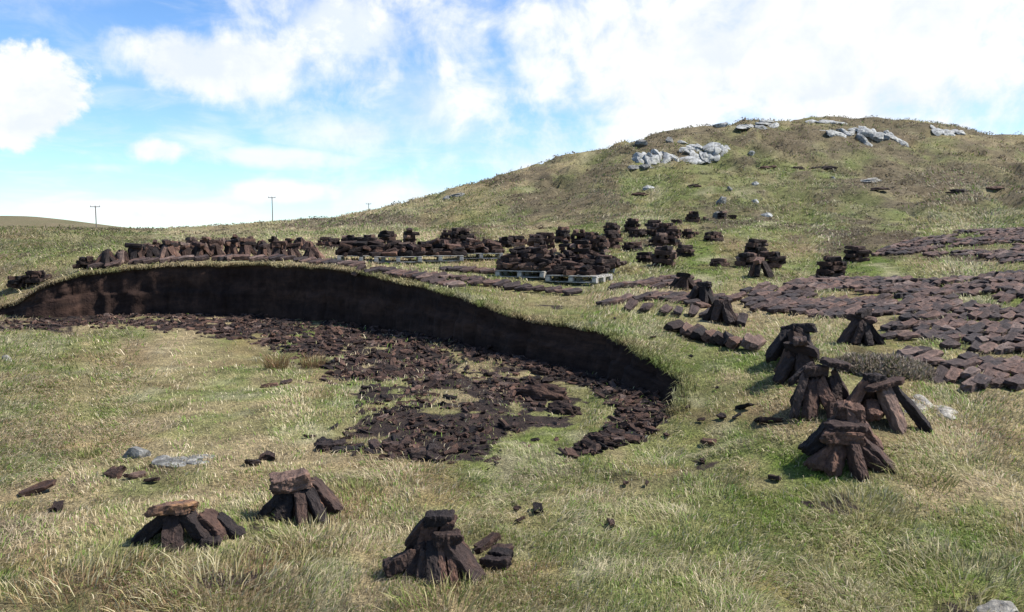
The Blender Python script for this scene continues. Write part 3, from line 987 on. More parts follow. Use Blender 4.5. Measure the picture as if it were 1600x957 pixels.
s2 = near_stack(462, 806, 'peat tent with one big brown block on top, middle of the front three', 0.80)
brick_at(s2, 'near_dark', 0, (-0.32, -0.05, 0.0), (-0.10, 0.0, 0.20), (0.2, 1, 0), (1, 1.4, 1.1))
brick_at(s2, 'near', 1, (-0.10, -0.12, -0.02), (-0.05, 0.02, 0.27), (1, 0, 0), (1, 1.1, 1))
brick_at(s2, 'near', 2, (-0.02, 0.0, -0.02), (-0.02, 0.05, 0.27), (1, 0, 0))
brick_at(s2, 'near_dark', 1, (0.12, -0.22, -0.03), (0.04, 0.0, 0.25), (1, 0.4, 0), (1, 0.8, 0.9))
brick_at(s2, 'near_dark', 2, (0.30, -0.16, -0.02), (0.11, 0.02, 0.26), (1, 0.8, 0), (1, 0.85, 0.9))
brick_at(s2, 'near', 3, (0.24, 0.02, -0.02), (0.09, 0.06, 0.27), (0.5, 1, 0))
brick_at(s2, 'near_dark', 4, (0.38, 0.10, -0.01), (0.10, 0.12, 0.32), (0.3, 1, 0), (1, 1.2, 1))
brick_at(s2, 'near', 5, (-0.18, 0.28, 0.0), (-0.06, 0.10, 0.28), (1, 0, 0))
brick_at(s2, 'near', 6, (0.10, 0.30, 0.0), (0.02, 0.12, 0.28), (1, 0, 0))
brick_at(s2, 'near', 7, (-0.21, -0.03, 0.315), (0.12, 0.03, 0.345), (0.05, 1, 0.1), (1, 1.35, 1.15))
brick_at(s2, 'near', 8, (-0.19, -0.02, 0.26), (0.05, 0.03, 0.265), (0, 1, 0), (1, 1.1, 0.7))

s3 = near_stack(680, 897, 'crowded peat tent of narrow dark bricks, nearest of all and front centre', 0.78)
brick_at(s3, 'near_dark', 0, (-0.38, -0.04, 0.06), (-0.14, 0.0, 0.15), (0.2, 1, 0), (1, 1.25, 1.5))
brick_at(s3, 'near', 9, (-0.20, -0.10, -0.02), (-0.10, 0.04, 0.22), (1, 0.2, 0), (1, 0.85, 1.1))
brick_at(s3, 'near', 1, (-0.08, 0.02, 0.08), (-0.04, 0.06, 0.40), (1, 0, 0), (1, 1.1, 1.1))
brick_at(s3, 'near_dark', 1, (-0.10, -0.13, 0.0), (-0.05, -0.02, 0.20), (1, 0.2, 0), (1, 0.9, 1))
brick_at(s3, 'near_dark', 2, (0.01, -0.22, -0.05), (0.0, -0.02, 0.27), (1, 0, 0), (1, 0.95, 1))
brick_at(s3, 'near', 2, (0.10, -0.22, -0.05), (0.05, -0.03, 0.24), (1, 0, 0), (1, 0.45, 0.8))
brick_at(s3, 'near', 3, (0.17, -0.20, -0.05), (0.12, -0.04, 0.23), (1, 0.1, 0), (1, 0.5, 0.8))
brick_at(s3, 'near', 4, (0.34, -0.10, -0.03), (0.10, -0.01, 0.28), (0.55, 1, 0), (1, 1.3, 1))
brick_at(s3, 'near', 5, (0.30, 0.06, -0.02), (0.12, 0.06, 0.26), (0.3, 1, 0))
brick_at(s3, 'near_dark', 3, (-0.30, 0.10, 0.0), (-0.10, 0.08, 0.30), (0.2, 1, 0))
brick_at(s3, 'near', 6, (-0.10, 0.30, 0.0), (-0.03, 0.10, 0.33), (1, 0, 0))
brick_at(s3, 'near', 7, (0.14, 0.28, 0.0), (0.05, 0.10, 0.30), (1, 0, 0))
brick_at(s3, 'near_dark', 4, (-0.02, -0.05, 0.30), (0.21, -0.02, 0.315), (0, 1, 0), (1, 1.1, 1.05))
brick_at(s3, 'near_dark', 5, (-0.08, 0.04, 0.42), (0.14, 0.06, 0.43), (0, 1, 0.1), (1, 1.15, 1.05))
brick_at(s3, 'near_dark', 6, (-0.24, 0.05, 0.20), (-0.08, 0.06, 0.40), (0, 1, 0), (1, 0.9, 0.7))
brick_at(s3, 'near', 10, (0.0, 0.06, 0.20), (0.12, 0.08, 0.42), (0, 1, 0), (1, 1.1, 0.9))
brick_at(s3, 'near_dark', 7, (0.36, 0.16, 0.03), (0.58, 0.10, 0.04), (0, 1, 0), (1, 0.9, 1))
brick_at(s3, 'near', 8, (0.42, 0.28, 0.05), (0.60, 0.22, 0.04), (0, 1, 0), (0.9, 0.8, 0.8))

# ---- the chain of stacks on the right
r1 = near_stack(1322, 728, 'broad peat tent with fanned feet, nearest stack on the right', 0.92)
brick_at(r1, 'near', 0, (-0.34, -0.06, 0.0), (-0.10, 0.0, 0.19), (0.3, 1, 0), (1, 1.1, 1.1))
brick_at(r1, 'near', 1, (-0.20, -0.18, -0.02), (-0.06, 0.0, 0.22), (1, 0.5, 0), (1, 1, 1.1))
brick_at(r1, 'near', 2, (0.02, -0.28, -0.05), (0.02, -0.02, 0.25), (1, 0.1, 0), (1, 0.75, 1.5))
brick_at(r1, 'near', 3, (0.28, -0.10, 0.0), (0.06, 0.0, 0.20), (0.6, 1, 0), (1, 1, 1))
brick_at(r1, 'near', 4, (0.38, -0.08, -0.02), (0.14, 0.04, 0.26), (0.6, 1, 0), (1, 1.3, 0.9))
brick_at(r1, 'near', 5, (0.06, 0.02, 0.22), (0.10, 0.12, 0.56), (1, 0, 0), (1, 1.1, 1.2))
brick_at(r1, 'near', 6, (0.32, 0.10, 0.12), (0.14, 0.14, 0.40), (0.4, 1, 0), (1, 1.3, 1.1))
brick_at(r1, 'near', 7, (-0.34, 0.10, 0.10), (-0.10, 0.10, 0.34), (0.2, 1, 0), (1, 1, 1.1))
brick_at(r1, 'near', 8, (-0.24, -0.04, 0.285), (0.12, -0.02, 0.275), (0, 1, 0), (1, 1.2, 1.15))
brick_at(r1, 'near', 9, (-0.18, -0.02, 0.385), (0.16, 0.0, 0.36), (0, 1, 0.1), (1, 1.35, 0.6))
brick_at(r1, 'near', 10, (-0.06, 0.14, 0.50), (0.16, 0.10, 0.46), (0, 1, 0.2), (1, 1.3, 1.2))
brick_at(r1, 'near', 11, (-0.16, 0.32, 0.0), (-0.04, 0.14, 0.40), (1, 0, 0))
brick_at(r1, 'near', 2, (0.18, 0.34, 0.0), (0.06, 0.16, 0.40), (1, 0, 0))
r2 = near_stack(1374, 660, 'tall peat tent with a long sloping slab for roof, right of the nearest chain', 0.88)
brick_at(r2, 'near', 0, (-0.42, -0.02, 0.0), (-0.16, 0.04, 0.42), (0.2, 1, 0), (1, 1.1, 1.1))
brick_at(r2, 'near_dark', 1, (-0.30, 0.10, 0.0), (-0.12, 0.08, 0.46), (0.2, 1, 0), (1, 1, 1))
brick_at(r2, 'near', 3, (0.14, -0.22, -0.06), (0.02, 0.0, 0.38), (1, 0.3, 0), (1, 1, 1.1))
brick_at(r2, 'near', 4, (0.46, -0.10, -0.04), (0.14, 0.0, 0.38), (0.7, 1, 0), (1, 0.95, 1))
brick_at(r2, 'near', 5, (0.30, 0.12, 0.0), (0.08, 0.08, 0.36), (0.3, 1, 0), (1, 1.2, 1))
brick_at(r2, 'near', 6, (-0.12, -0.16, 0.08), (-0.10, 0.04, 0.22), (1, 0, 0), (1, 1, 1.1))
brick_at(r2, 'near', 7, (-0.10, 0.30, 0.0), (-0.04, 0.10, 0.38), (1, 0, 0))
brick_at(r2, 'near', 8, (0.12, 0.30, 0.0), (0.03, 0.10, 0.38), (1, 0, 0))
brick_at(r2, 'near', 9, (-0.17, -0.06, 0.385), (0.22, 0.0, 0.46), (0, 1, 0.1), (1, 1.1, 0.6))
brick_at(r2, 'near_dark', 3, (-0.16, 0.02, 0.48), (0.06, 0.06, 0.47), (0, 1, 0), (1, 1, 1))
r3 = near_stack(1274, 644, 'peat tent with a tilted brown cap, left of the sloping-roofed tent', 0.90)
brick_at(r3, 'near_dark', 0, (-0.28, -0.12, -0.02), (-0.12, 0.0, 0.40), (0.4, 1, 0), (1, 1.2, 1.1))
brick_at(r3, 'near', 1, (-0.14, -0.20, -0.04), (-0.03, 0.0, 0.36), (1, 0.6, 0), (1, 1.25, 1))
brick_at(r3, 'near', 2, (0.16, -0.20, -0.02), (0.02, 0.0, 0.34), (1, -0.3, 0), (1, 1.1, 0.9))
brick_at(r3, 'near', 3, (0.20, -0.06, 0.05), (0.18, 0.02, 0.38), (1, 0.2, 0), (1, 0.9, 1))
brick_at(r3, 'near', 4, (0.40, 0.02, 0.02), (0.20, 0.04, 0.44), (0.4, 1, 0), (1, 1.0, 0.9))
brick_at(r3, 'near', 6, (0.08, -0.28, -0.02), (0.10, -0.20, 0.18), (1, 0, 0), (1, 0.7, 0.9))
brick_at(r3, 'near', 7, (-0.10, 0.28, 0.0), (-0.03, 0.10, 0.40), (1, 0, 0))
brick_at(r3, 'near', 8, (0.16, 0.28, 0.0), (0.08, 0.10, 0.40), (1, 0, 0))
brick_at(r3, 'near_dark', 5, (-0.14, 0.0, 0.44), (0.12, 0.02, 0.46), (0, 1, 0), (1, 1.2, 1.2))
brick_at(r3, 'near', 9, (0.06, -0.02, 0.56), (0.34, 0.02, 0.50), (0, 1, 0.15), (1, 1.3, 0.7))
brick_at(r3, 'near_dark', 6, (-0.30, 0.02, 0.30), (-0.02, 0.06, 0.52), (0.2, 1, 0), (1, 1, 0.8))

chain = [(1246, 592, 9, 2, 1.05, 'squat peat tent with loose flat bricks at its foot, above the capped tent'),
         (1240, 562, 9, 1, 1.15, 'tall pointed black peat tent heading the right-hand chain'),
         (1347, 536, 8, 2, 1.0, 'flat-topped black peat tent standing alone before the right-hand drying field'),
         (1128, 502, 8, 0, 1.1, 'bare-topped pointed peat tent behind the short brick row'),
         (1097, 474, 7, 1, 1.1, 'narrow peat tent with a brown cap at the left field edge'),
         (1068, 452, 7, 1, 0.9, 'small dark peat tent left of the narrow capped tent'),
         (1186, 432, 6, 1, 1.1, 'fan-footed peat tent in front of the criss-cross piles')]
for i, (u, v, n, tp, sz, lb) in enumerate(chain):
    fam = ('near_dark', 'mid_dark') if i < 5 else ('mid', 'mid_dark')
    tag(tepee(hit(u, v), 40 + i, n - 1, fam, tp, sz), lb, 'peat stack', 'peat stacks on the right')
for i, (u, v, ly, pr, lb) in enumerate([(1168, 420, 4, 3, 'left-hand low criss-cross peat pile beside the fan-footed tent'),
                                        (1180, 402, 5, 3, 'highest criss-cross peat pile behind the fan-footed tent'),
                                        (1204, 418, 4, 3, 'right-hand criss-cross peat pile touching the fan-footed tent'),
                                        (1299, 434, 5, 3, 'neat criss-cross peat pile standing alone, nearer of the two'),
                                        (1339, 408, 4, 3, 'neat criss-cross peat pile standing alone, farther of the two'),
                                        (1115, 377, 3, 3, 'low peat pile in pale grass behind the criss-cross group'),
                                        (1122, 416, 2, 2, 'tiny heap of black bricks left of the criss-cross group')]):
    tag(crisscross(hit(u, v), 60 + i, ly, pr, ('mid', 'mid_dark'), 1.05, [0.3, 0.5, 0.2, 0.25, 0.15, 0.5, 0.8][i]), lb, 'peat stack', 'criss-cross peat piles')

mids = sorted([(1037, 417), (1008, 410), (1068, 400), (988, 393), (1030, 385), (1077, 371), (1020, 368), (996, 371), (956, 369), (935, 396), (908, 399), (884, 396),
               (905, 383), (880, 379), (852, 388), (838, 394), (988, 363), (1022, 352), (1056, 352), (1082, 347), (1101, 346), (1128, 343), (1145, 342), (1050, 384),
               (925, 388), (958, 388), (1040, 372)])
for i, (u, v) in enumerate(mids):
    rr = random.Random(500 + i)
    far = v < 356
    e = crisscross(hit(u, v), 80 + i, rr.choice([3, 4, 5, 5]) if not far else rr.choice([2, 3, 4]), rr.choice([2, 3, 3]), ('mid', 'mid_dark'), rr.uniform(.92, 1.12))
    tag(e, 'stacked peat pile on the slope right of the pallets, %s from the left' % ordinal(i), 'peat stack', 'peat piles on the slope')
backrow = sorted([(507, 384), (522, 387), (545, 387), (566, 380), (578, 384), (605, 380), (617, 386), (640, 388), (660, 387), (683, 388), (698, 384), (720, 388), (733, 384), (752, 388),
                  (770, 386), (790, 386), (806, 384), (820, 382)])
for i, (u, v) in enumerate(backrow):
    rr = random.Random(900 + i)
    e = crisscross(hit(u, v), 120 + i, rr.choice([2, 3, 4, 6]) if u > 540 else 3, rr.choice([2, 3, 3]), ('mid', 'mid_dark'), rr.uniform(.85, 1.1))
    tag(e, 'brown peat pile in the row behind the long pallet heap, %s from the left' % ordinal(i), 'peat stack', 'peat piles behind the pallets')
front = [(168, 416), (192, 411), (212, 409), (238, 405), (262, 404), (290, 402), (314, 401), (338, 400), (362, 400), (386, 401), (414, 402), (436, 403), (458, 404), (489, 406)]
for i, (u, v) in enumerate(front):
    rr = random.Random(1500 + i)
    e = tepee(hit(u, v), 200 + i, rr.choice([6, 7, 8]), ('mid', 'mid_dark'), 0 if i == 13 else rr.choice([0, 1, 2]), rr.uniform(0.85, 1.12))
    tag(e, 'peat tent in the front row above the left bank, %s from the left' % ordinal(i), 'peat stack', 'peat tents above the left bank')
back = [(228, 397), (246, 394), (272, 392), (300, 391), (322, 390), (345, 389), (368, 388), (392, 389), (410, 390), (430, 391), (450, 391), (470, 389), (482, 390)]
for i, (u, v) in enumerate(back):
    rr = random.Random(1700 + i)
    e = tepee(hit(u, v), 240 + i, rr.choice([6, 7]), ('mid', 'mid_dark'), rr.choice([0, 1, 2]), rr.uniform(.8, 1.08))
    tag(e, 'peat tent in the rear row above the left bank, %s from the left' % ordinal(i), 'peat stack', 'peat tents above the left bank')
for i, (u, v, lb) in enumerate([(136, 419, 'lone flat peat pile at the left end of the bank row'), (60, 441, 'small dark peat pile in grass near the left picture edge'),
                                (33, 449, 'flattened dark peat pile nearest the left picture edge')]):
    tag(crisscross(hit(u, v), 280 + i, 3, 3, ('mid_dark',), 1.0), lb, 'peat stack', 'low peat piles at the left')


# ---- pallets and the heaps on them
def box_mesh(name, sx, sy, sz, mat, bev=0.004):
    bm = bmesh.new(); bmesh.ops.create_cube(bm, size=1.0)
    for v in bm.verts: v.co = Vector((v.co.x * sx, v.co.y * sy, v.co.z * sz))
    bmesh.ops.bevel(bm, geom=bm.edges[:], offset=bev, segments=1, affect='EDGES')
    me = bpy.data.meshes.new(name); bm.to_mesh(me); bm.free(); me.materials.append(mat)
    return me


SLAT = box_mesh('deck_board', 1.2, 0.098, 0.022, M['wood_pale'])
STR = box_mesh('stringer_board', 0.1, 1.0, 0.022, M['wood_pale'])
BLK = box_mesh('block', 0.1, 0.14, 0.085, M['wood_pale'])
BASE = box_mesh('base_board', 1.2, 0.098, 0.02, M['wood_pale'])


def pallet(p, rz, label):
    e = empty('pallet', p, rz)
    tag(e, label, 'pallet', 'wooden pallets under the peat')

    def part(me, x, y, z):
        o = bpy.data.objects.new(me.name, me); link(o, e); o.location = (x, y, z); o.rotation_euler = (0, 0, random.uniform(-.008, .008))
    for y in (-0.45, 0, 0.45):
        part(BASE, 0, y, 0.012)
        for x in (-0.55, 0, 0.55): part(BLK, x, y, 0.066)
    for x in (-0.55, 0, 0.55): part(STR, x, 0, 0.121)
    for k in range(7): part(SLAT, 0, -0.45 + k * 0.15, 0.144)
    return e


def heap(p, rz, lx, ly, h, seed, label, z0=0.16, fam=('mid_dark', 'mid_dark', 'mid')):
    rnd = random.Random(seed)
    e = empty('peat_heap', p, rz)
    tag(e, label, 'peat heap', 'peat heaped on pallets')
    nl = max(2, int(h / 0.085))
    for k in range(nl):
        t = k / max(1, nl - 1)
        sx, sy = lx * (1 - 0.42 * t ** 1.6), ly * (1 - 0.55 * t ** 1.4)
        nx, ny = max(2, int(sx / 0.30)), max(2, int(sy / 0.17))
        for i in range(nx):
            for j in range(ny):
                inner = 1 < i < nx - 2 and 1 < j < ny - 2
                if inner and k < nl - 2: continue
                if k == nl - 1 and rnd.random() < 0.35: continue
                x = (i + .5) / nx * sx - sx / 2 + rnd.uniform(-.06, .06); y = (j + .5) / ny * sy - sy / 2 + rnd.uniform(-.04, .04)
                flat(e, rnd, rnd.choice(fam), (x, y, z0 + 0.05 + k * 0.085 + rnd.uniform(-.015, .02)), rnd.choice([0, math.pi]) + rnd.gauss(0, .45) + (math.pi / 2 if rnd.random() < .2 else 0),
                     rnd.gauss(0, .16), rnd.gauss(0, .3), (rnd.uniform(.75, 1.05),) * 3)
    return e


pf = hit(893, 446); rz1 = R(-27)
ax = Vector((math.cos(rz1), math.sin(rz1), 0)); ay = Vector((-math.sin(rz1), math.cos(rz1), 0))


def gz(v):
    return Vector((v.x, v.y, hz(v.x, v.y)))


pA = gz(pf + ay * 0.45)
pallet(pA + Vector((0, 0, .01)), rz1, 'pale wooden pallet with open right corner, nearest, under the front peat heap')
pB = gz(pA - ax * 1.32 + ay * 0.1)
pallet(pB + Vector((0, 0, .01)), rz1 + .05, 'weathered pallet under the left half of the front peat heap')
pC = gz(pA + ay * 1.25 - ax * 0.4)
pallet(pC + Vector((0, 0, .01)), rz1, 'pallet with one white board showing behind the front peat heap')
heap(pA - ax * 0.06 + Vector((0, 0, .01)), rz1, 1.15, 0.95, 0.26, 5, 'shallow black peat heap on the nearest pallet')
heap(pB + ay * .15 + Vector((0, 0, .01)), rz1 + .05, 1.35, 1.25, 0.58, 6, 'tall dark peat heap on the left front pallet')
heap(pC + Vector((0, 0, .01)), rz1, 1.7, 1.1, 0.42, 7, 'brown peat heap just behind the nearest pallet')
for i, (u, v, lb, lb2) in enumerate([(560, 411, 'pallet hidden at the left end of the long heap', 'left end of the long dark peat heap above the bank'),
                                     (618, 413, 'pallet with a thin pale edge under the long heap', 'second section from the left of the long peat heap'),
                                     (684, 412, 'pallet with pale broken edge right of middle under the long heap', 'third section of the long peat heap, over the pale pallet'),
                                     (748, 409, 'pallet with bright white end at the right of the long heap', 'right end of the long peat heap, over the white pallet end')]):
    q = hit(u, v); rz = R(8)
    q = gz(q + Vector((0, 0.5, 0)))
    pallet(q + Vector((0, 0, .01)), rz, lb)
    heap(q + Vector((0, .05, .01)), rz, 1.3, 1.05, 0.46 - 0.04 * i, 20 + i, lb2)

# ---- bricks laid flat to dry
LAID = []          # (x, y) of laid bricks, keeps the grass from growing through them


def lay(x, y, yaw, fam, rnd, up=0.035, pitch=None, roll=None, sc=1.0):
    hh = height([x, x + .15, x - .15, x, x], [y, y, y, y + .15, y - .15])
    z = float(hh[0]); gx = float(hh[1] - hh[2]) / .3; gy = float(hh[3] - hh[4]) / .3
    gx = max(-.5, min(.5, gx)); gy = max(-.5, min(.5, gy))
    nrm = Vector((-gx, -gy, 1)).normalized()
    xa = Vector((math.cos(yaw), math.sin(yaw), 0)); xa = (xa - nrm * xa.dot(nrm)).normalized()
    rot = Matrix((xa, nrm.cross(xa), nrm)).transposed()
    rot = rot @ Matrix.Rotation(rnd.gauss(0, .07) if pitch is None else pitch, 3, 'Y') @ Matrix.Rotation(rnd.gauss(0, .12) if roll is None else roll, 3, 'X')
    LAID.append((x, y))
    return (rnd.choice(BR[fam]), Vector((x, y, z + up)), rot, sc)


ROWS = []         # (items from left to right, phrase)


def make_things(items, label, group, cat='peat brick', name='peat_brick'):
    for me, loc, rot, sc in items:
        o = put(me, None, loc, rot, name, (sc,) * 3)
        tag(o, label, cat, group)


def make_stuff(items, name, label, cat, mat):
    V = []; F = []; base = 0
    for me, loc, rot, sc in items:
        for v in me.vertices: V.append(rot @ (v.co * sc) + loc)
        for p in me.polygons: F.append([base + i for i in p.vertices])
        base += len(me.vertices)
    me = bpy.data.meshes.new(name); me.from_pydata(V, [], F); me.materials.append(mat); me.update()
    o = bpy.data.objects.new(name, me); link(o); tag(o, label, cat, kind='stuff')
    return o


rnd = random.Random(77)
# row along the lip of the bank: side by side, slanting away to the right
items = []
path = [hit(u, v) for (u, v) in [(150, 421), (210, 415), (300, 409), (400, 409), (470, 411), (540, 417), (600, 426), (660, 441), (715, 452)]]
path = resample(path, 0.19)
for i, p in enumerate(path):
    if rnd.random() < (0.25 if i < 45 else 0.06): continue
    items.append(lay(p.x + rnd.uniform(-.04, .04), p.y + 0.12 + rnd.uniform(-.06, .06), R(32) + rnd.gauss(0, .14), 'field' if i > 25 else 'mid', rnd, 0.075, pitch=rnd.gauss(-.13, .05), roll=rnd.gauss(0.15, .1)))
ROWS.append((items, 'the slanting row along the lip of the bank', 'bricks along the bank lip'))


def laid_line(pts, step, yaw, fam, label, group, up=0.04, skip=0.05, rows=1, rowstep=0.36, roll=None):
    pp = resample([hit(*q) for q in pts], step)
    for k in range(rows):
        items = []
        for p in pp:
            if rnd.random() < skip: continue
            x = p.x + math.cos(yaw) * rowstep * k + rnd.uniform(-.03, .03); y = p.y + math.sin(yaw) * rowstep * k + rnd.uniform(-.04, .04)
            items.append(lay(x, y, yaw + rnd.gauss(0, .13), fam, rnd, up + .02, pitch=rnd.gauss(-.1, .06), roll=rnd.gauss(.12, .12) if roll is None else roll))
        ROWS.append((items, label if rows == 1 else ['nearest row of ', 'second row of ', 'third row of '][k] + label, group))


laid_line([(560, 428), (640, 434), (700, 437), (745, 441)], 0.2, R(30), 'field', 'the row before the white-ended back pallet', 'bricks before the back pallets', skip=0.2)
laid_line([(700, 424), (760, 428)], 0.2, R(30), 'field', 'the short patch left of the front heap', 'bricks left of the front heap', rows=2)
laid_line([(742, 446), (800, 452), (850, 458), (892, 462)], 0.2, R(28), 'field', 'the row just in front of the nearest pallet', 'bricks before the nearest pallet', up=0.055)
laid_line([(945, 478), (1000, 470), (1060, 474), (1100, 482)], 0.2, R(35), 'field', 'the patch beside the pointed tent', 'bricks right of the pallet', rows=3, rowstep=0.5)
laid_line([(985, 484), (1040, 490), (1105, 496), (1160, 508)], 0.21, R(60), 'field', 'the tipped line before the pointed tent', 'bricks in the tipped line', up=0.06, skip=.12)
laid_line([(960, 452), (1000, 446), (1030, 452)], 0.2, R(30), 'field', 'the pallet corner patch', 'bricks at the pallet corner', rows=3, rowstep=.45, skip=.15)
laid_line([(1057, 520), (1085, 528), (1120, 538), (1150, 545), (1180, 547)], 0.125, R(58), 'mid', 'the short packed row above the pit corner', 'bricks in the short row', up=0.07, skip=.03, roll=0.5)


def field(poly, yaw, rowdir, step, rowstep, keep, seed):
    """rows of bricks laid side by side inside a plan polygon"""
    rn = random.Random(seed)
    xs = [p[0] for p in poly]; ys = [p[1] for p in poly]
    c = (sum(xs) / len(xs), sum(ys) / len(ys)); out = []
    d = (math.cos(rowdir), math.sin(rowdir)); e = (-d[1], d[0])
    cand = []
    for i in range(-90, 91):
        for j in range(-40, 41):
            w = 0.12 * math.sin(i * 0.21 + j) + 0.1 * math.sin(i * 0.05 + 2 * j)
            x = c[0] + d[0] * i * step + e[0] * (j * rowstep + w) + rn.uniform(-.04, .04); y = c[1] + d[1] * i * step + e[1] * (j * rowstep + w) + rn.uniform(-.05, .05)
            cand.append((x, y, i, j))
    a = np.array([(q[0], q[1]) for q in cand])
    ins = in_poly(a[:, 0], a[:, 1], poly)
    gap = fbm(a[:, 0] * 0.7, a[:, 1] * 0.7, 205, 3)
    for q, k, g in zip(cand, ins, gap):
        if not k or g > keep + rn.uniform(-.05, .05): continue
        tw = 0.10 * math.sin(q[3] * 1.7)
        out.append((q[3],) + lay(q[0], q[1], yaw + tw + rn.gauss(0, .09), 'field', rn, 0.035 + rn.uniform(0, .025), pitch=rn.gauss(-.04, .06), roll=rn.gauss(0.12, .09), sc=rn.uniform(.88, 1.06)))
    return out


def screen_size(it):
    me, loc, rot, sc = it
    u, v = to_px(np.array([loc.x]), np.array([loc.y]), np.array([loc.z]))
    inside = -8 < u[0] < 1608 and 0 < v[0] < 957
    return (1.0 if inside else 0.01) / max(1, loc.length)


def field_rows(its, phrase, group):
    js = sorted({i[0] for i in its})
    for n_, j_ in enumerate(js):
        ROWS.append(([i[1:] for i in its if i[0] == j_], '%s row of %s' % ('nearest' if n_ == 0 else ordinal(n_) + '-nearest', phrase), group))


field_rows(field(FIELD, R(38), R(-4), 0.182, 0.365, 0.67, 8), 'the wide right drying field', 'bricks in the right drying field')
field_rows(field(FIELD2, R(30), R(-3), 0.20, 0.39, 0.61, 9), 'the upper right drying field', 'bricks in the upper drying field')
field_rows(field(plan([(1140, 462), (1190, 448), (1330, 436), (1350, 470), (1250, 500), (1180, 490)]), R(40), R(-5), 0.21, 0.42, 0.53, 10), 'the thin left field patch', 'bricks left of the drying field')
every = []
for its, phrase, group in ROWS:
    its = sorted([i for i in its], key=lambda it: it[1].x / it[1].y)
    vis = [i for i in its if screen_size(i) > 0.012]
    for k, it in enumerate(vis): every.append((screen_size(it), it, '%s brick from the left in %s' % (ordinal(k), phrase), group))
    for it in its:
        if it not in vis: every.append((0, it, '', group))
every.sort(key=lambda e: e[0], reverse=True)
for sz, it, lb, gr in every[:300]: make_things([it], lb, gr)
make_stuff([e[1] for e in every[300:]], 'far_peat_bricks', 'more distant laid peat bricks along the bank and across the fields', 'peat bricks', M['peat_field_stuff'])

# ---- broken peat on the floor of the cutting
rn = random.Random(31)
frag = []
dx = [p[0] for p in DEBRIS]; dy = [p[1] for p in DEBRIS]
tries = 0
cand = np.column_stack([rng.uniform(min(dx), max(dx), 36000), rng.uniform(min(dy), max(dy), 36000)])
ok = in_poly(cand[:, 0], cand[:, 1], DEBRIS) & (rng.random(len(cand)) < np.clip(0.55 + 3.5 * (0.6 * fbm(cand[:, 0] * 1.4, cand[:, 1] * 1.4, 91, 4) + 0.4 * fbm(cand[:, 0] * 4, cand[:, 1] * 4, 95, 3) - 0.5), 0.05, 1) * (0.22 + 0.78 * sstep(0.0, -0.8, SD_DEBRIS(cand[:, 0], cand[:, 1])))) & is_low(cand[:, 0], cand[:, 1])
for (x, y) in cand[ok][:5200]:
    big = rn.random()
    frag.append(lay(x, y, rn.uniform(0, 6.28), rn.choice(['frag', 'frag', 'frag_dark', 'frag_dark']), rn, rn.uniform(-0.025, .022), rn.gauss(0, .3), rn.gauss(0, .4), (0.20 + 0.62 * rn.random() ** 1.7 if rn.random() < .95 else 0.9) * (0.72 if y < 10.5 else 0.95)))
edge_of = plan([(455, 715), (520, 712), (600, 722), (640, 726), (720, 715), (700, 700), (640, 690), (540, 690), (480, 700)])
cand = np.column_stack([rng.uniform(-3.5, 0, 700), rng.uniform(6, 10, 700)])
for (x, y) in cand[in_poly(cand[:, 0], cand[:, 1], edge_of)][:26]:
    frag.append(lay(x, y, rn.uniform(0, 6.28), rn.choice(['near', 'near_dark', 'frag']), rn, rn.uniform(0.0, .04), rn.gauss(0, .15), rn.gauss(0, .3), rn.uniform(.45, .8)))
frag.sort(key=lambda it: screen_size(it) * max(it[0].dimensions if hasattr(it[0], 'dimensions') else (1,)) * it[3] if False else screen_size(it) * it[3], reverse=True)
for it in frag[:300]:
    u_, v_ = to_px(np.array([it[1].x]), np.array([it[1].y]), np.array([it[1].z]))
    zone = 'at the near grassy edge' if v_[0] > 690 else ('in the middle' if v_[0] > 600 else 'towards the far wall')
    zone2 = 'left part' if u_[0] < 560 else ('central part' if u_[0] < 740 else 'right part')
    tone = 'black' if 'dark' in it[0].materials[0].name else 'brown'
    make_things([it], '%s broken peat piece %s of the cutting floor, %s' % (tone, zone, zone2), 'broken peat in the cutting', 'peat piece', 'peat_piece')
make_stuff(frag[300:], 'broken_peat', 'distant broken peat strewn over the floor of the cutting', 'broken peat', M['peat_stuff'])
# wet crumbs along the foot of the bank
crumb = []
wx = [p[0] for p in WETFLOOR]; wy = [p[1] for p in WETFLOOR]
cand = np.column_stack([rng.uniform(min(wx), max(wx), 9000), rng.uniform(min(wy), max(wy), 9000)])
ok = in_poly(cand[:, 0], cand[:, 1], WETFLOOR) & is_low(cand[:, 0], cand[:, 1])
_L = len(LAID)
for (x, y) in cand[ok][:1700]:
    crumb.append(lay(x, y, R(-35) + rn.gauss(0, .7), 'frag_dark', rn, rn.uniform(-.01, .03), rn.gauss(0, .25), rn.gauss(0, .3), rn.uniform(.3, .75)))
make_stuff(crumb, 'wet_peat_crumbs', 'wet black peat crumbs along the foot of the bank', 'peat crumbs', M['peat_wet'])

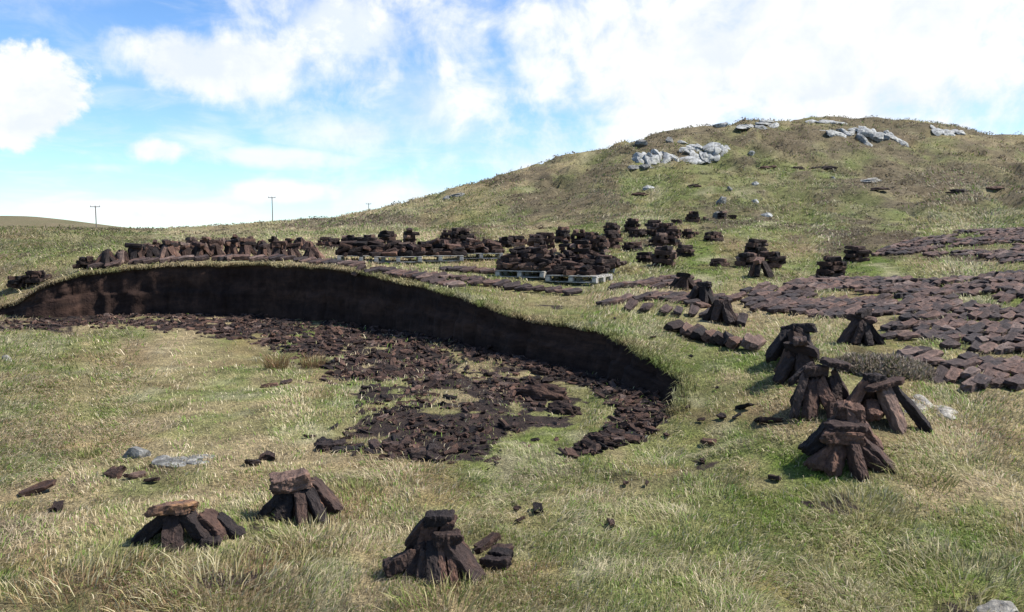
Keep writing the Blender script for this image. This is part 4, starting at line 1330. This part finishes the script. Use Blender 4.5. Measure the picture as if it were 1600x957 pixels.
# ---- stray clods on the turf
clods = [(840, 800, 1.0), (808, 800, .6), (812, 818, .5), (955, 823, .7), (978, 760, .5), (1162, 640, .9), (1128, 655, .8), (1185, 660, 1.0), (1108, 695, .9), (1098, 724, .7), (1205, 662, 1.0),
         (1210, 752, .7), (180, 745, 1.3), (212, 748, 1.0), (58, 770, 1.2), (90, 797, 1.0), (238, 755, .8), (395, 727, 1.5), (420, 718, 1.3), (1150, 655, .6), (1042, 684, .6), (1095, 660, .5),
         (1010, 760, .4), (760, 856, 1.1), (785, 864, .9), (1120, 610, .5), (1080, 560, .5), (1020, 530, .5), (960, 500, .6), (845, 358, 1.6), (1075, 640, .5), (447, 600, 1.0), (420, 606, 1.2)]
for i, (u, v, s) in enumerate(sorted(clods)):
    p = hit(u, v)
    me, loc, rot, sc = lay(p.x, p.y, rn.uniform(0, 6), rn.choice(['frag', 'frag_dark']), rn, 0.03, rn.gauss(0, .2), rn.gauss(0, .3), s * 0.62)
    o = put(me, None, loc, rot, 'peat_clod', (sc,) * 3)
    tag(o, 'stray dark peat clod on open grass, %s such clod from the left' % ordinal(i), 'peat clod', 'stray peat clods')

# black undercut turf hummock left standing on the pit floor
def hummock(u, v, lx, ly, h, seed, label, mat, name='turf_hummock'):
    bm = bmesh.new(); bmesh.ops.create_icosphere(bm, subdivisions=4, radius=1)
    for w in bm.verts:
        n = mnoise.fractal(w.co * 1.8 + Vector((seed, 0, 0)), 0.9, 2, 5) * 0.35
        q = w.co * (1 + n)
        w.co = Vector((q.x * lx, q.y * ly, max(-0.2, q.z) * h))
    me = bpy.data.meshes.new(name); bm.to_mesh(me); bm.free(); me.materials.append(mat)
    o = bpy.data.objects.new(name, me); link(o); o.location = hit(u, v); o.rotation_euler = (0, 0, -0.5)
    tag(o, label, 'hummock')
    return o


hummock(842, 622, 0.42, 0.16, 0.16, 3, 'black ragged peat ridge left standing on the floor of the cutting', M['peat_dark'], 'peat_ridge')
hummock(880, 645, 0.22, 0.12, 0.12, 9, 'small black peat lump at the end of the ragged ridge', M['peat_dark'], 'peat_ridge')

# ------------------------------------------------------------------ rocks
def rock_mesh(name, seed, sx, sy, sz, mat, sub=3):
    r = random.Random(seed)
    bm = bmesh.new(); bmesh.ops.create_icosphere(bm, subdivisions=sub, radius=1)
    pl = []
    for k in range(16):
        n = Vector((r.gauss(0, 1), r.gauss(0, 1), r.gauss(0, .9))).normalized(); pl.append((n, r.uniform(.48, .8)))
    for v in bm.verts:
        p = v.co.copy()
        for n, d in pl:
            e = p.dot(n) - d
            if e > 0: p -= n * e
        p += mnoise.noise_vector(p * 3 + Vector((seed, 0, 0))) * 0.07
        v.co = Vector((p.x * sx, p.y * sy, p.z * sz))
    me = bpy.data.meshes.new(name); bm.to_mesh(me); bm.free(); me.materials.append(mat)
    return me


def rock(u, v, wpx, hpx, label, mat, seed, blocks=1, group='rocks on the hill'):
    p = hit(u, v); k = p.length / FPX
    w, h = wpx * k, hpx * k
    r = random.Random(seed)
    d_ = max(.15, w * .4)
    slope = math.atan((hz(p.x, p.y + d_) - hz(p.x, p.y - d_)) / (2 * d_)); slope_x = -math.atan((hz(p.x + d_, p.y) - hz(p.x - d_, p.y)) / (2 * d_))
    if blocks == 1:
        o = bpy.data.objects.new('rock', rock_mesh('rock', seed, w * .55, w * .42, h * .8, M[mat])); link(o)
        o.location = p + Vector((0, 0, h * 0.12))
        o.rotation_euler = (slope, slope_x, r.uniform(-.4, .4))
    else:
        o = empty('rock_outcrop', p)
        nb = blocks * 3
        for i in range(nb):
            f = (i + .5) / nb - .5
            b = bpy.data.objects.new('boulder', rock_mesh('boulder', seed * 31 + i, w / blocks * r.uniform(.5, 1.1), w * r.uniform(.25, .5), h * r.uniform(.24, .46), M[mat])); link(b, o)
            x, y = f * w, r.uniform(-.3, .45) * w
            b.location = (x, y, hz(p.x + x, p.y + y) - p.z + h * r.uniform(-.08, .10)); b.rotation_euler = (slope + r.uniform(-.1, .1), slope_x + r.uniform(-.1, .1), r.uniform(-.4, .4))
    tag(o, label, 'rock', group)


ROCKS = [(711, 307, 26, 12, 'dark rocky step on the left shoulder of the hill', 'rock_dark', 2), (1024, 252, 58, 26, 'biggest pale rock outcrop on the left shoulder of the hill', 'rock', 5), (1000, 259, 28, 15, 'dark grey boulder at the left foot of the biggest outcrop', 'rock_dark', 2),
         (1112, 233, 50, 13, 'pale layered outcrop right of the biggest one', 'rock', 4), (1080, 250, 38, 9, 'flat pale slab below the layered outcrop', 'rock', 2),
         (1082, 236, 30, 10, 'small pale outcrop left of the layered one', 'rock', 2), (1185, 200, 56, 11, 'long pale outcrop on the crest left of the summit', 'rock', 4),
         (1124, 198, 24, 7, 'small pale crest rock far left of the summit', 'rock', 1), (1292, 193, 40, 8, 'low rock slabs right at the summit', 'rock', 3),
         (1368, 216, 62, 20, 'broad white outcrop on the right of the summit', 'rock', 5), (1343, 207, 26, 7, 'small slab above left of the broad white outcrop', 'rock', 2),
         (1308, 210, 30, 7, 'low pale slab below the summit rocks', 'rock', 2), (1128, 318, 22, 13, 'grey boulder halfway down the hill', 'rock_dark', 1),
         (1173, 244, 14, 9, 'single pale rock right of the layered outcrop', 'rock', 1), (1362, 284, 34, 8, 'brownish flat boulder on the right hillside', 'rock_pale', 1),
         (1302, 279, 10, 5, 'tiny pale stone left of the brownish boulder', 'rock', 1), (1180, 317, 15, 8, 'small pale stone right of the grey boulder', 'rock', 1),
         (1122, 340, 18, 10, 'grey stone at the foot of the hill behind the piles', 'rock_dark', 1), (1198, 338, 22, 7, 'flat pale stone at the right end of the farthest piles', 'rock', 1),
         (1012, 296, 20, 8, 'pale flat stone below the biggest outcrop', 'rock', 1), (1002, 227, 20, 12, 'grey rock high on the left shoulder', 'rock_dark', 1),
         (1046, 222, 18, 9, 'small grey rock above the biggest outcrop', 'rock_dark', 1), (1480, 205, 32, 5, 'low stones on the right crest', 'rock', 3),
         (1065, 225, 18, 6, 'small pale slab on the upper left shoulder', 'rock', 1), (1180, 289, 13, 6, 'small stone in the middle of the hillside', 'rock', 1), (1140, 297, 10, 6, 'little grey stone above the grey boulder', 'rock_dark', 1)]
for i, (u, v, w, h, lb, mt, bl) in enumerate(ROCKS): rock(u, v, w, h, lb, mt, 11 + i, bl)
NEARR = [(214, 714, 44, 24, 'grey lichened boulder in the grass at left', 'rock_dark', 1), (284, 722, 66, 18, 'low grey flat rock right of the lichened boulder', 'rock_dark', 2),
         (12, 566, 18, 12, 'pinkish white stone near the left picture edge', 'rock_pale', 1), (1452, 642, 60, 14, 'flat pale lichened rock right of the peat tents', 'rock_pale', 2),
         (1560, 962, 62, 34, 'pale angular rock cut off by the bottom right corner', 'rock_pale', 1)]
for i, (u, v, w, h, lb, mt, bl) in enumerate(NEARR): rock(u, v, w, h, lb, mt, 71 + i, bl, 'stones in the turf')

# ------------------------------------------------------------------ telegraph poles beyond the ridge
def pole(u, vtop, vfoot, dist, arm, label):
    top = at(u, vtop, dist); foot = at(u, vfoot, dist)
    zg = float(z_up(np.array([top.x]), np.array([top.y]))[0])
    h = top.z - zg
    e = empty('telegraph_pole', (top.x, top.y, zg)); tag(e, label, 'pole', 'telegraph poles on the skyline')
    bm = bmesh.new(); bmesh.ops.create_cone(bm, cap_ends=True, segments=10, radius1=0.2, radius2=0.14, depth=h + 0.6)
    me = bpy.data.meshes.new('post'); bm.to_mesh(me); bm.free(); me.materials.append(M['pole'])
    o = bpy.data.objects.new('post', me); link(o, e); o.location = (0, 0, h / 2 - .3)
    o = bpy.data.objects.new('crossarm', box_mesh('crossarm', arm, 0.16, 0.2, M['pole'], 0.01)); link(o, e); o.location = (0, -0.2, h - 0.3)
    for x in (-arm * .45, 0, arm * .45):
        bm = bmesh.new(); bmesh.ops.create_cone(bm, cap_ends=True, segments=8, radius1=0.12, radius2=0.07, depth=0.4)
        me = bpy.data.meshes.new('insulator'); bm.to_mesh(me); bm.free(); me.materials.append(M['porcelain'])
        b = bpy.data.objects.new('insulator', me); link(b, e); b.location = (x, -0.2, h)


pole(149, 322, 354, 255, 3.2, 'wooden telegraph pole with wide crossarm at far left skyline')
pole(425, 308, 350, 290, 2.6, 'tallest wooden telegraph pole left of the hill')
pole(576, 318, 335, 360, 2.4, 'smallest telegraph pole at the left foot of the hill')

# ------------------------------------------------------------------ grass, sedge and heather
def occupancy():
    s = set()
    for (x, y) in LAID:
        for dx_ in (-1, 0, 1):
            for dy_ in (-1, 0, 1): s.add((int(math.floor(x / .13)) + dx_, int(math.floor(y / .13)) + dy_))
    return s


OCC = occupancy()


def blades(name, n, r0, r1, azmax, hgt, wid, seed, label, keep_peat=0.14, heath=False, power=1.0):
    g = np.random.default_rng(seed)
    rr = r0 * (r1 / r0) ** (g.random(n) ** power); az = g.uniform(-azmax, azmax, n)
    x = rr * np.sin(az); y = rr * np.cos(az)
    z = height(x, y)
    col, peat = cover(x, y, z)
    # clumping
    sc = np.clip(rr / 8, 1, 10)
    cl = fbm(x * 3.2 / sc, y * 3.2 / sc, 301, 3)
    keep = g.random(n) < np.clip(0.35 + 2.6 * (cl - 0.35), 0.12, 1)
    keep &= g.random(n) > np.clip(peat * 1.35, 0, 1 - keep_peat)
    occ = np.array([(int(a), int(b)) in OCC for a, b in zip(np.floor(x / .13), np.floor(y / .13))])
    keep &= ~(occ & (g.random(n) < np.where(is_low(x, y), 0.70, 0.84)))
    sdE = edge_sd(x, y); lo = sdE < 0; dE = np.abs(sdE)
    keep &= ~(lo & (dE < 0.16))
    x, y, z, col, rr, cl = x[keep], y[keep], z[keep], col[keep], rr[keep], cl[keep]
    n = len(x)
    tus = sstep(0.48, 0.70, fbm(x * 1.5 / sc[keep], y * 1.5 / sc[keep], 311, 3))       # longer bleached tussocks
    h = hgt * g.uniform(0.4, 1.3, n) * (0.6 + 0.7 * cl + 0.7 * tus) * np.clip(1 + (rr - 8) * 0.010, 1, 1.6)
    w = np.maximum(wid * g.uniform(.6, 1.3, n), rr * 0.00085 * g.uniform(.7, 1.4, n))
    swirl = 4 * np.pi * fbm(x * 0.9 / sc[keep], y * 0.9 / sc[keep], 321, 2)
    ang = swirl + g.normal(0, 0.8, n)
    ln_amt = g.uniform(0.35, 1.5, n) + 0.5 * tus
    lx = np.cos(ang) * ln_amt; ly = np.sin(ang) * ln_amt
    flatn = np.clip(1.1 - 0.45 * ln_amt, .22, 1)
    side = g.uniform(0, 2 * np.pi, n); sx, sy = np.cos(side) * w / 2, np.sin(side) * w / 2
    V = np.empty((n, 5, 3))
    V[:, 0] = np.column_stack([x - sx, y - sy, z - 0.015]); V[:, 1] = np.column_stack([x + sx, y + sy, z - 0.015])
    mx, my, mz = x + lx * h * .38, y + ly * h * .38, z + h * (.25 + .42 * flatn)
    V[:, 2] = np.column_stack([mx + sx * .8, my + sy * .8, mz]); V[:, 3] = np.column_stack([mx - sx * .8, my - sy * .8, mz])
    V[:, 4] = np.column_stack([x + lx * h, y + ly * h, z + h * flatn])
    idx = (np.arange(n) * 5)[:, None]
    loops = np.concatenate([idx + 0, idx + 1, idx + 2, idx + 3, idx + 3, idx + 2, idx + 4], 1).ravel()
    ls = np.column_stack([np.arange(n) * 7, np.arange(n) * 7 + 4]).ravel(); lt = np.tile([4, 3], n)
    me = np_mesh(name, V.reshape(-1, 3), loops, ls, lt, M['grass'])
    br = g.uniform(.78, 1.62, n)[:, None]
    t = g.random(n)[:, None]
    c = col * br
    tz = (tus * (0.10 + 0.45 * g.random(n)))[:, None]
    c = c * (1 - tz) + np.array([0.43, 0.355, 0.235]) * br * tz * np.where(rr > 40, .7, 1)[:, None]
    c = np.where(t < 0.12, np.array([0.52, 0.44, 0.30]) * br * np.where(rr > 40, .65, .95)[:, None], c)          # dead straw blades
    c = np.where((t > 0.80), np.array([0.13, 0.20, 0.035]) * br * np.where(rr > 40, .7, 1)[:, None], c)              # fresh shoots
    c5 = np.repeat(c, 5, 0)
    color_attr(me, 'tint', c5)
    o = bpy.data.objects.new(name, me); link(o)
    tag(o, label, 'grass', kind='stuff')
    return o


blades('grass', 430000, 3.2, 13.0, R(40), 0.047, 0.0042, 1, 'matted straw and green grass of the near turf')
blades('moor_grass', 160000, 12.0, 46.0, R(40), 0.075, 0.006, 2, 'rough pale grass on the moor behind the bank')
blades('hill_grass', 110000, 42.0, 110.0, R(38), 0.13, 0.03, 3, 'coarse grass and heather covering the hill')


def tuft(u, v, n, h, spread, colr, label, name='grass_tuft', wid=0.006, lean_=0.5):
    p = hit(u, v); g = np.random.default_rng(int(u * 7 + v))
    V = []; F = []; Ccol = []
    for i in range(n):
        a = g.uniform(0, 6.283); r = spread * math.sqrt(g.random()) * .5
        bx, by = math.cos(a) * r, math.sin(a) * r
        zz = hz(p.x + bx, p.y + by) - p.z - .02
        hh = h * g.uniform(.5, 1.15); l = lean_ * g.uniform(.2, 1.2); a2 = a + g.uniform(-.8, .8)
        s = g.uniform(0, 6.28); sx, sy = math.cos(s) * wid / 2, math.sin(s) * wid / 2
        b = len(V)
        mx, my = bx + math.cos(a2) * l * hh * .35, by + math.sin(a2) * l * hh * .35
        V += [(bx - sx, by - sy, zz), (bx + sx, by + sy, zz), (mx + sx, my + sy, zz + hh * .6), (mx - sx, my - sy, zz + hh * .6), (bx + math.cos(a2) * l * hh, by + math.sin(a2) * l * hh, zz + hh * .95)]
        F += [(b, b + 1, b + 2, b + 3), (b + 3, b + 2, b + 4)]
        k = g.uniform(.6, 1.4); cc = colr[int(g.integers(0, len(colr)))]
        Ccol += [[q * k for q in cc]] * 5
    me = bpy.data.meshes.new(name); me.from_pydata(V, [], F); me.materials.append(M['grass']); me.update()
    color_attr(me, 'tint', np.array(Ccol))
    o = bpy.data.objects.new(name, me); link(o); o.location = p
    tag(o, label, 'tuft' if name == 'grass_tuft' else 'shrub')


GR = [(0.14, 0.17, 0.04), (0.20, 0.20, 0.07), (0.35, 0.30, 0.15)]
RU = [(0.20, 0.11, 0.06), (0.26, 0.17, 0.08), (0.14, 0.12, 0.05)]
ST = [(0.42, 0.37, 0.22), (0.34, 0.28, 0.14), (0.2, 0.19, 0.07)]
for (u, v, n, h, s, c_, lb) in [(432, 578, 260, .26, .3, RU, 'reddish rush tuft near the debris at left of the cutting'), (490, 572, 200, .22, .35, RU, 'low russet tuft right of the reddish rush tuft'),
                               (255, 640, 200, .18, .4, GR, 'dark green tuft in the middle of the left grass'), (135, 712, 200, .16, .2, GR, 'small green tuft left of the lichened boulder'),
                               (1440, 745, 260, .20, .4, GR, 'dark green tuft right of the nearest right-hand stack'), (1350, 800, 420, .22, .55, ST, 'pale bleached grass tuft below the right-hand stacks'),
                               (1500, 915, 600, .20, .7, ST, 'wide bleached grass tuft near the bottom right corner'), (700, 960, 400, .20, .5, GR, 'green tuft under the front centre stack at picture bottom'),
                               (350, 930, 700, .24, .9, ST, 'wide straw tuft in front of the orange-topped stack'), (480, 850, 420, .20, .5, ST, 'straw tuft at the foot of the middle front stack'),
                               (120, 930, 500, .22, .8, ST + [(0.27, 0.17, 0.09)], 'russet and straw tuft at the bottom left corner'), (1320, 925, 380, .2, .5, ST, 'bleached tuft at bottom right of centre'), (560, 770, 200, .16, .3, GR, 'green tuft right of the middle front stack')]:
    if c_ is RU: tuft(u, v, n, h * 1.1, s, c_, lb, lean_=.7)
    else: tuft(u, v, n, h * .62, s * 1.25, c_, lb, lean_=1.15)


def bush(u, v, lx, ly, h, n, label, seed):
    p = hit(u, v); g = np.random.default_rng(seed)
    a = g.uniform(0, 6.283, n); q = np.sqrt(g.random(n)); lump = 0.7 + 0.6 * vnoise(np.cos(a) * q * 4 + 9, np.sin(a) * q * 4, seed)
    x = np.cos(a) * q * lx; y = np.sin(a) * q * ly
    z = height(p.x + x, p.y + y) - p.z + h * np.sqrt(np.clip(1 - q ** 2, 0, 1)) * lump * g.uniform(.35, 1.0, n)
    V = np.empty((n, 3, 3)); sz = g.uniform(.012, .035, n)
    up = g.normal(0, 1, (n, 3)); up[:, 2] = np.abs(up[:, 2]) + .6; up /= np.linalg.norm(up, axis=1, keepdims=True)
    sd_ = np.cross(up, g.normal(0, 1, (n, 3))); sd_ /= np.linalg.norm(sd_, axis=1, keepdims=True)
    c = np.column_stack([x, y, z])
    V[:, 0] = c - sd_ * sz[:, None] * .45; V[:, 1] = c + sd_ * sz[:, None] * .45; V[:, 2] = c + up * sz[:, None] * 2.6
    me = np_mesh('heather_bush', V.reshape(-1, 3), np.arange(n * 3), np.arange(n) * 3, np.full(n, 3), M['grass'])
    pal = np.array([(0.15, 0.12, 0.09), (0.25, 0.20, 0.155), (0.12, 0.12, 0.06), (0.36, 0.30, 0.23)])[g.integers(0, 4, n)] * g.uniform(.7, 1.4, (n, 1))
    color_attr(me, 'tint', np.repeat(pal, 3, 0))
    o = bpy.data.objects.new('heather_bush', me); link(o); o.location = p
    tag(o, label, 'shrub')


bush(1395, 580, 0.50, 0.30, 0.15, 7000, 'brown heather bush between the peat tents and the drying field', 4)
bush(1342, 577, 0.28, 0.22, 0.12, 3500, 'lower heather bush just left of the bigger brown one', 5)
for i, (u, v, w, h) in enumerate([(1205, 263, 40, 6), (1245, 264, 26, 6), (1290, 265, 54, 7), (1500, 301, 44, 7), (1375, 296, 30, 5), (1555, 296, 30, 6), (1085, 292, 24, 6), (1000, 305, 30, 6)]):
    p_ = hit(u, v); k_ = p_.length / FPX
    hummock(u, v, w * k_ * .42, w * k_ * .13, h * k_ * .6, 20 + i, 'dark eroded peat ledge on the hillside, %s from the left' % ordinal(sorted([1205, 1245, 1290, 1500, 1375, 1555, 1085, 1000]).index(u)), M['peat'], 'peat_ledge').rotation_euler = (0, 0, 0.05)


def clumps(name, n, r0, r1, seed, label):
    """low woody clumps: many small leaf-sized faces in each"""
    g = np.random.default_rng(seed)
    rr = r0 * (r1 / r0) ** g.random(n); az = g.uniform(-R(38), R(38), n)
    x = rr * np.sin(az); y = rr * np.cos(az); z = height(x, y)
    col, peat = cover(x, y, z)
    dark = 0.24 - col.mean(1)
    keep = (g.random(n) < np.clip(0.02 + 5.0 * dark, 0.02, 0.9)) & (peat < 0.4) & ~is_low(x, y)
    x, y, z, col, rr = x[keep], y[keep], z[keep], col[keep], rr[keep]
    n = len(x); m = 16
    rad = np.clip(rr * 0.0036, 0.09, 0.26) * g.uniform(.5, 1.5, n)
    a = g.uniform(0, 6.283, (n, m)); q = np.sqrt(g.random((n, m)))
    px_ = x[:, None] + np.cos(a) * q * rad[:, None] * 1.4; py_ = y[:, None] + np.sin(a) * q * rad[:, None]
    pz_ = z[:, None] + rad[:, None] * 0.6 * (1 - q ** 2) * g.uniform(.5, 1.1, (n, m))
    sz = rad[:, None] * g.uniform(.22, .5, (n, m))
    V = np.empty((n, m, 3, 3))
    for k in range(3):
        d = g.normal(0, 1, (n, m, 3)); d /= np.linalg.norm(d, axis=2, keepdims=True)
        d[..., 2] *= 0.7
        V[:, :, k, 0] = px_ + d[..., 0] * sz; V[:, :, k, 1] = py_ + d[..., 1] * sz; V[:, :, k, 2] = pz_ + d[..., 2] * sz
    t = n * m
    me = np_mesh(name, V.reshape(-1, 3), np.arange(t * 3), np.arange(t) * 3, np.full(t, 3), M['grass'])
    hc = np.array([0.115, 0.088, 0.062])
    base = col * 0.55 + hc * 0.45
    c = base[:, None, :] * g.uniform(.6, 1.4, (n, m, 1))
    color_attr(me, 'tint', np.repeat(c.reshape(-1, 3), 3, 0))
    o = bpy.data.objects.new(name, me); link(o); tag(o, label, 'heather', kind='stuff')


clumps('heather', 22000, 17.0, 110.0, 5, 'brown heather clumps over the shelf and the hill')


def fringe():
    g = np.random.default_rng(9)
    ex = np.array([p.x for p in EDGE]); ey = np.array([p.y for p in EDGE])
    tx = np.gradient(ex); ty = np.gradient(ey); l = np.hypot(tx, ty); nx, ny = ty / l, -tx / l
    n = 26000
    i = g.integers(0, len(EDGE) - 8, n); off = -np.abs(g.normal(0, .10, n)) + 0.02
    x = ex[i] + nx[i] * off + g.uniform(-.05, .05, n); y = ey[i] + ny[i] * off + g.uniform(-.05, .05, n)
    cl = fbm(x * 4, y * 4, 333, 3)
    k = g.random(n) < np.clip(2.6 * (cl - .3), .08, 1)
    x, y, i = x[k], y[k], i[k]; n = len(x)
    z = z_up(x, y) + bumps(x, y)
    col, _ = cover(x + nx[i] * -.3, y + ny[i] * -.3, z)
    h = g.uniform(.05, .15, n); w = np.maximum(.005, np.hypot(x, y) * .0009)
    out = g.uniform(-.3, 1.0, n); sd_ = g.uniform(-.7, .7, n)
    dx_ = nx[i] * out + ny[i] * sd_; dy_ = ny[i] * out - nx[i] * sd_
    s_ = g.uniform(0, 6.28, n); sx, sy = np.cos(s_) * w / 2, np.sin(s_) * w / 2
    V = np.empty((n, 5, 3))
    V[:, 0] = np.column_stack([x - sx, y - sy, z - .02]); V[:, 1] = np.column_stack([x + sx, y + sy, z - .02])
    mx, my, mz = x + dx_ * h * .5, y + dy_ * h * .5, z + h * .5
    V[:, 2] = np.column_stack([mx + sx, my + sy, mz]); V[:, 3] = np.column_stack([mx - sx, my - sy, mz])
    V[:, 4] = np.column_stack([x + dx_ * h * 1.2, y + dy_ * h * 1.2, z + h * (.75 - .8 * np.clip(out, 0, 1))])
    idx = (np.arange(n) * 5)[:, None]
    loops = np.concatenate([idx + 0, idx + 1, idx + 2, idx + 3, idx + 3, idx + 2, idx + 4], 1).ravel()
    ls = np.column_stack([np.arange(n) * 7, np.arange(n) * 7 + 4]).ravel()
    me = np_mesh('bank_edge_grass', V.reshape(-1, 3), loops, ls, np.tile([4, 3], n), M['grass'])
    color_attr(me, 'tint', np.repeat(col * g.uniform(.5, 1.3, n)[:, None], 5, 0))
    o = bpy.data.objects.new('bank_edge_grass', me); link(o); tag(o, 'grass fringe hanging over the lip of the peat bank', 'grass', kind='stuff')


fringe()
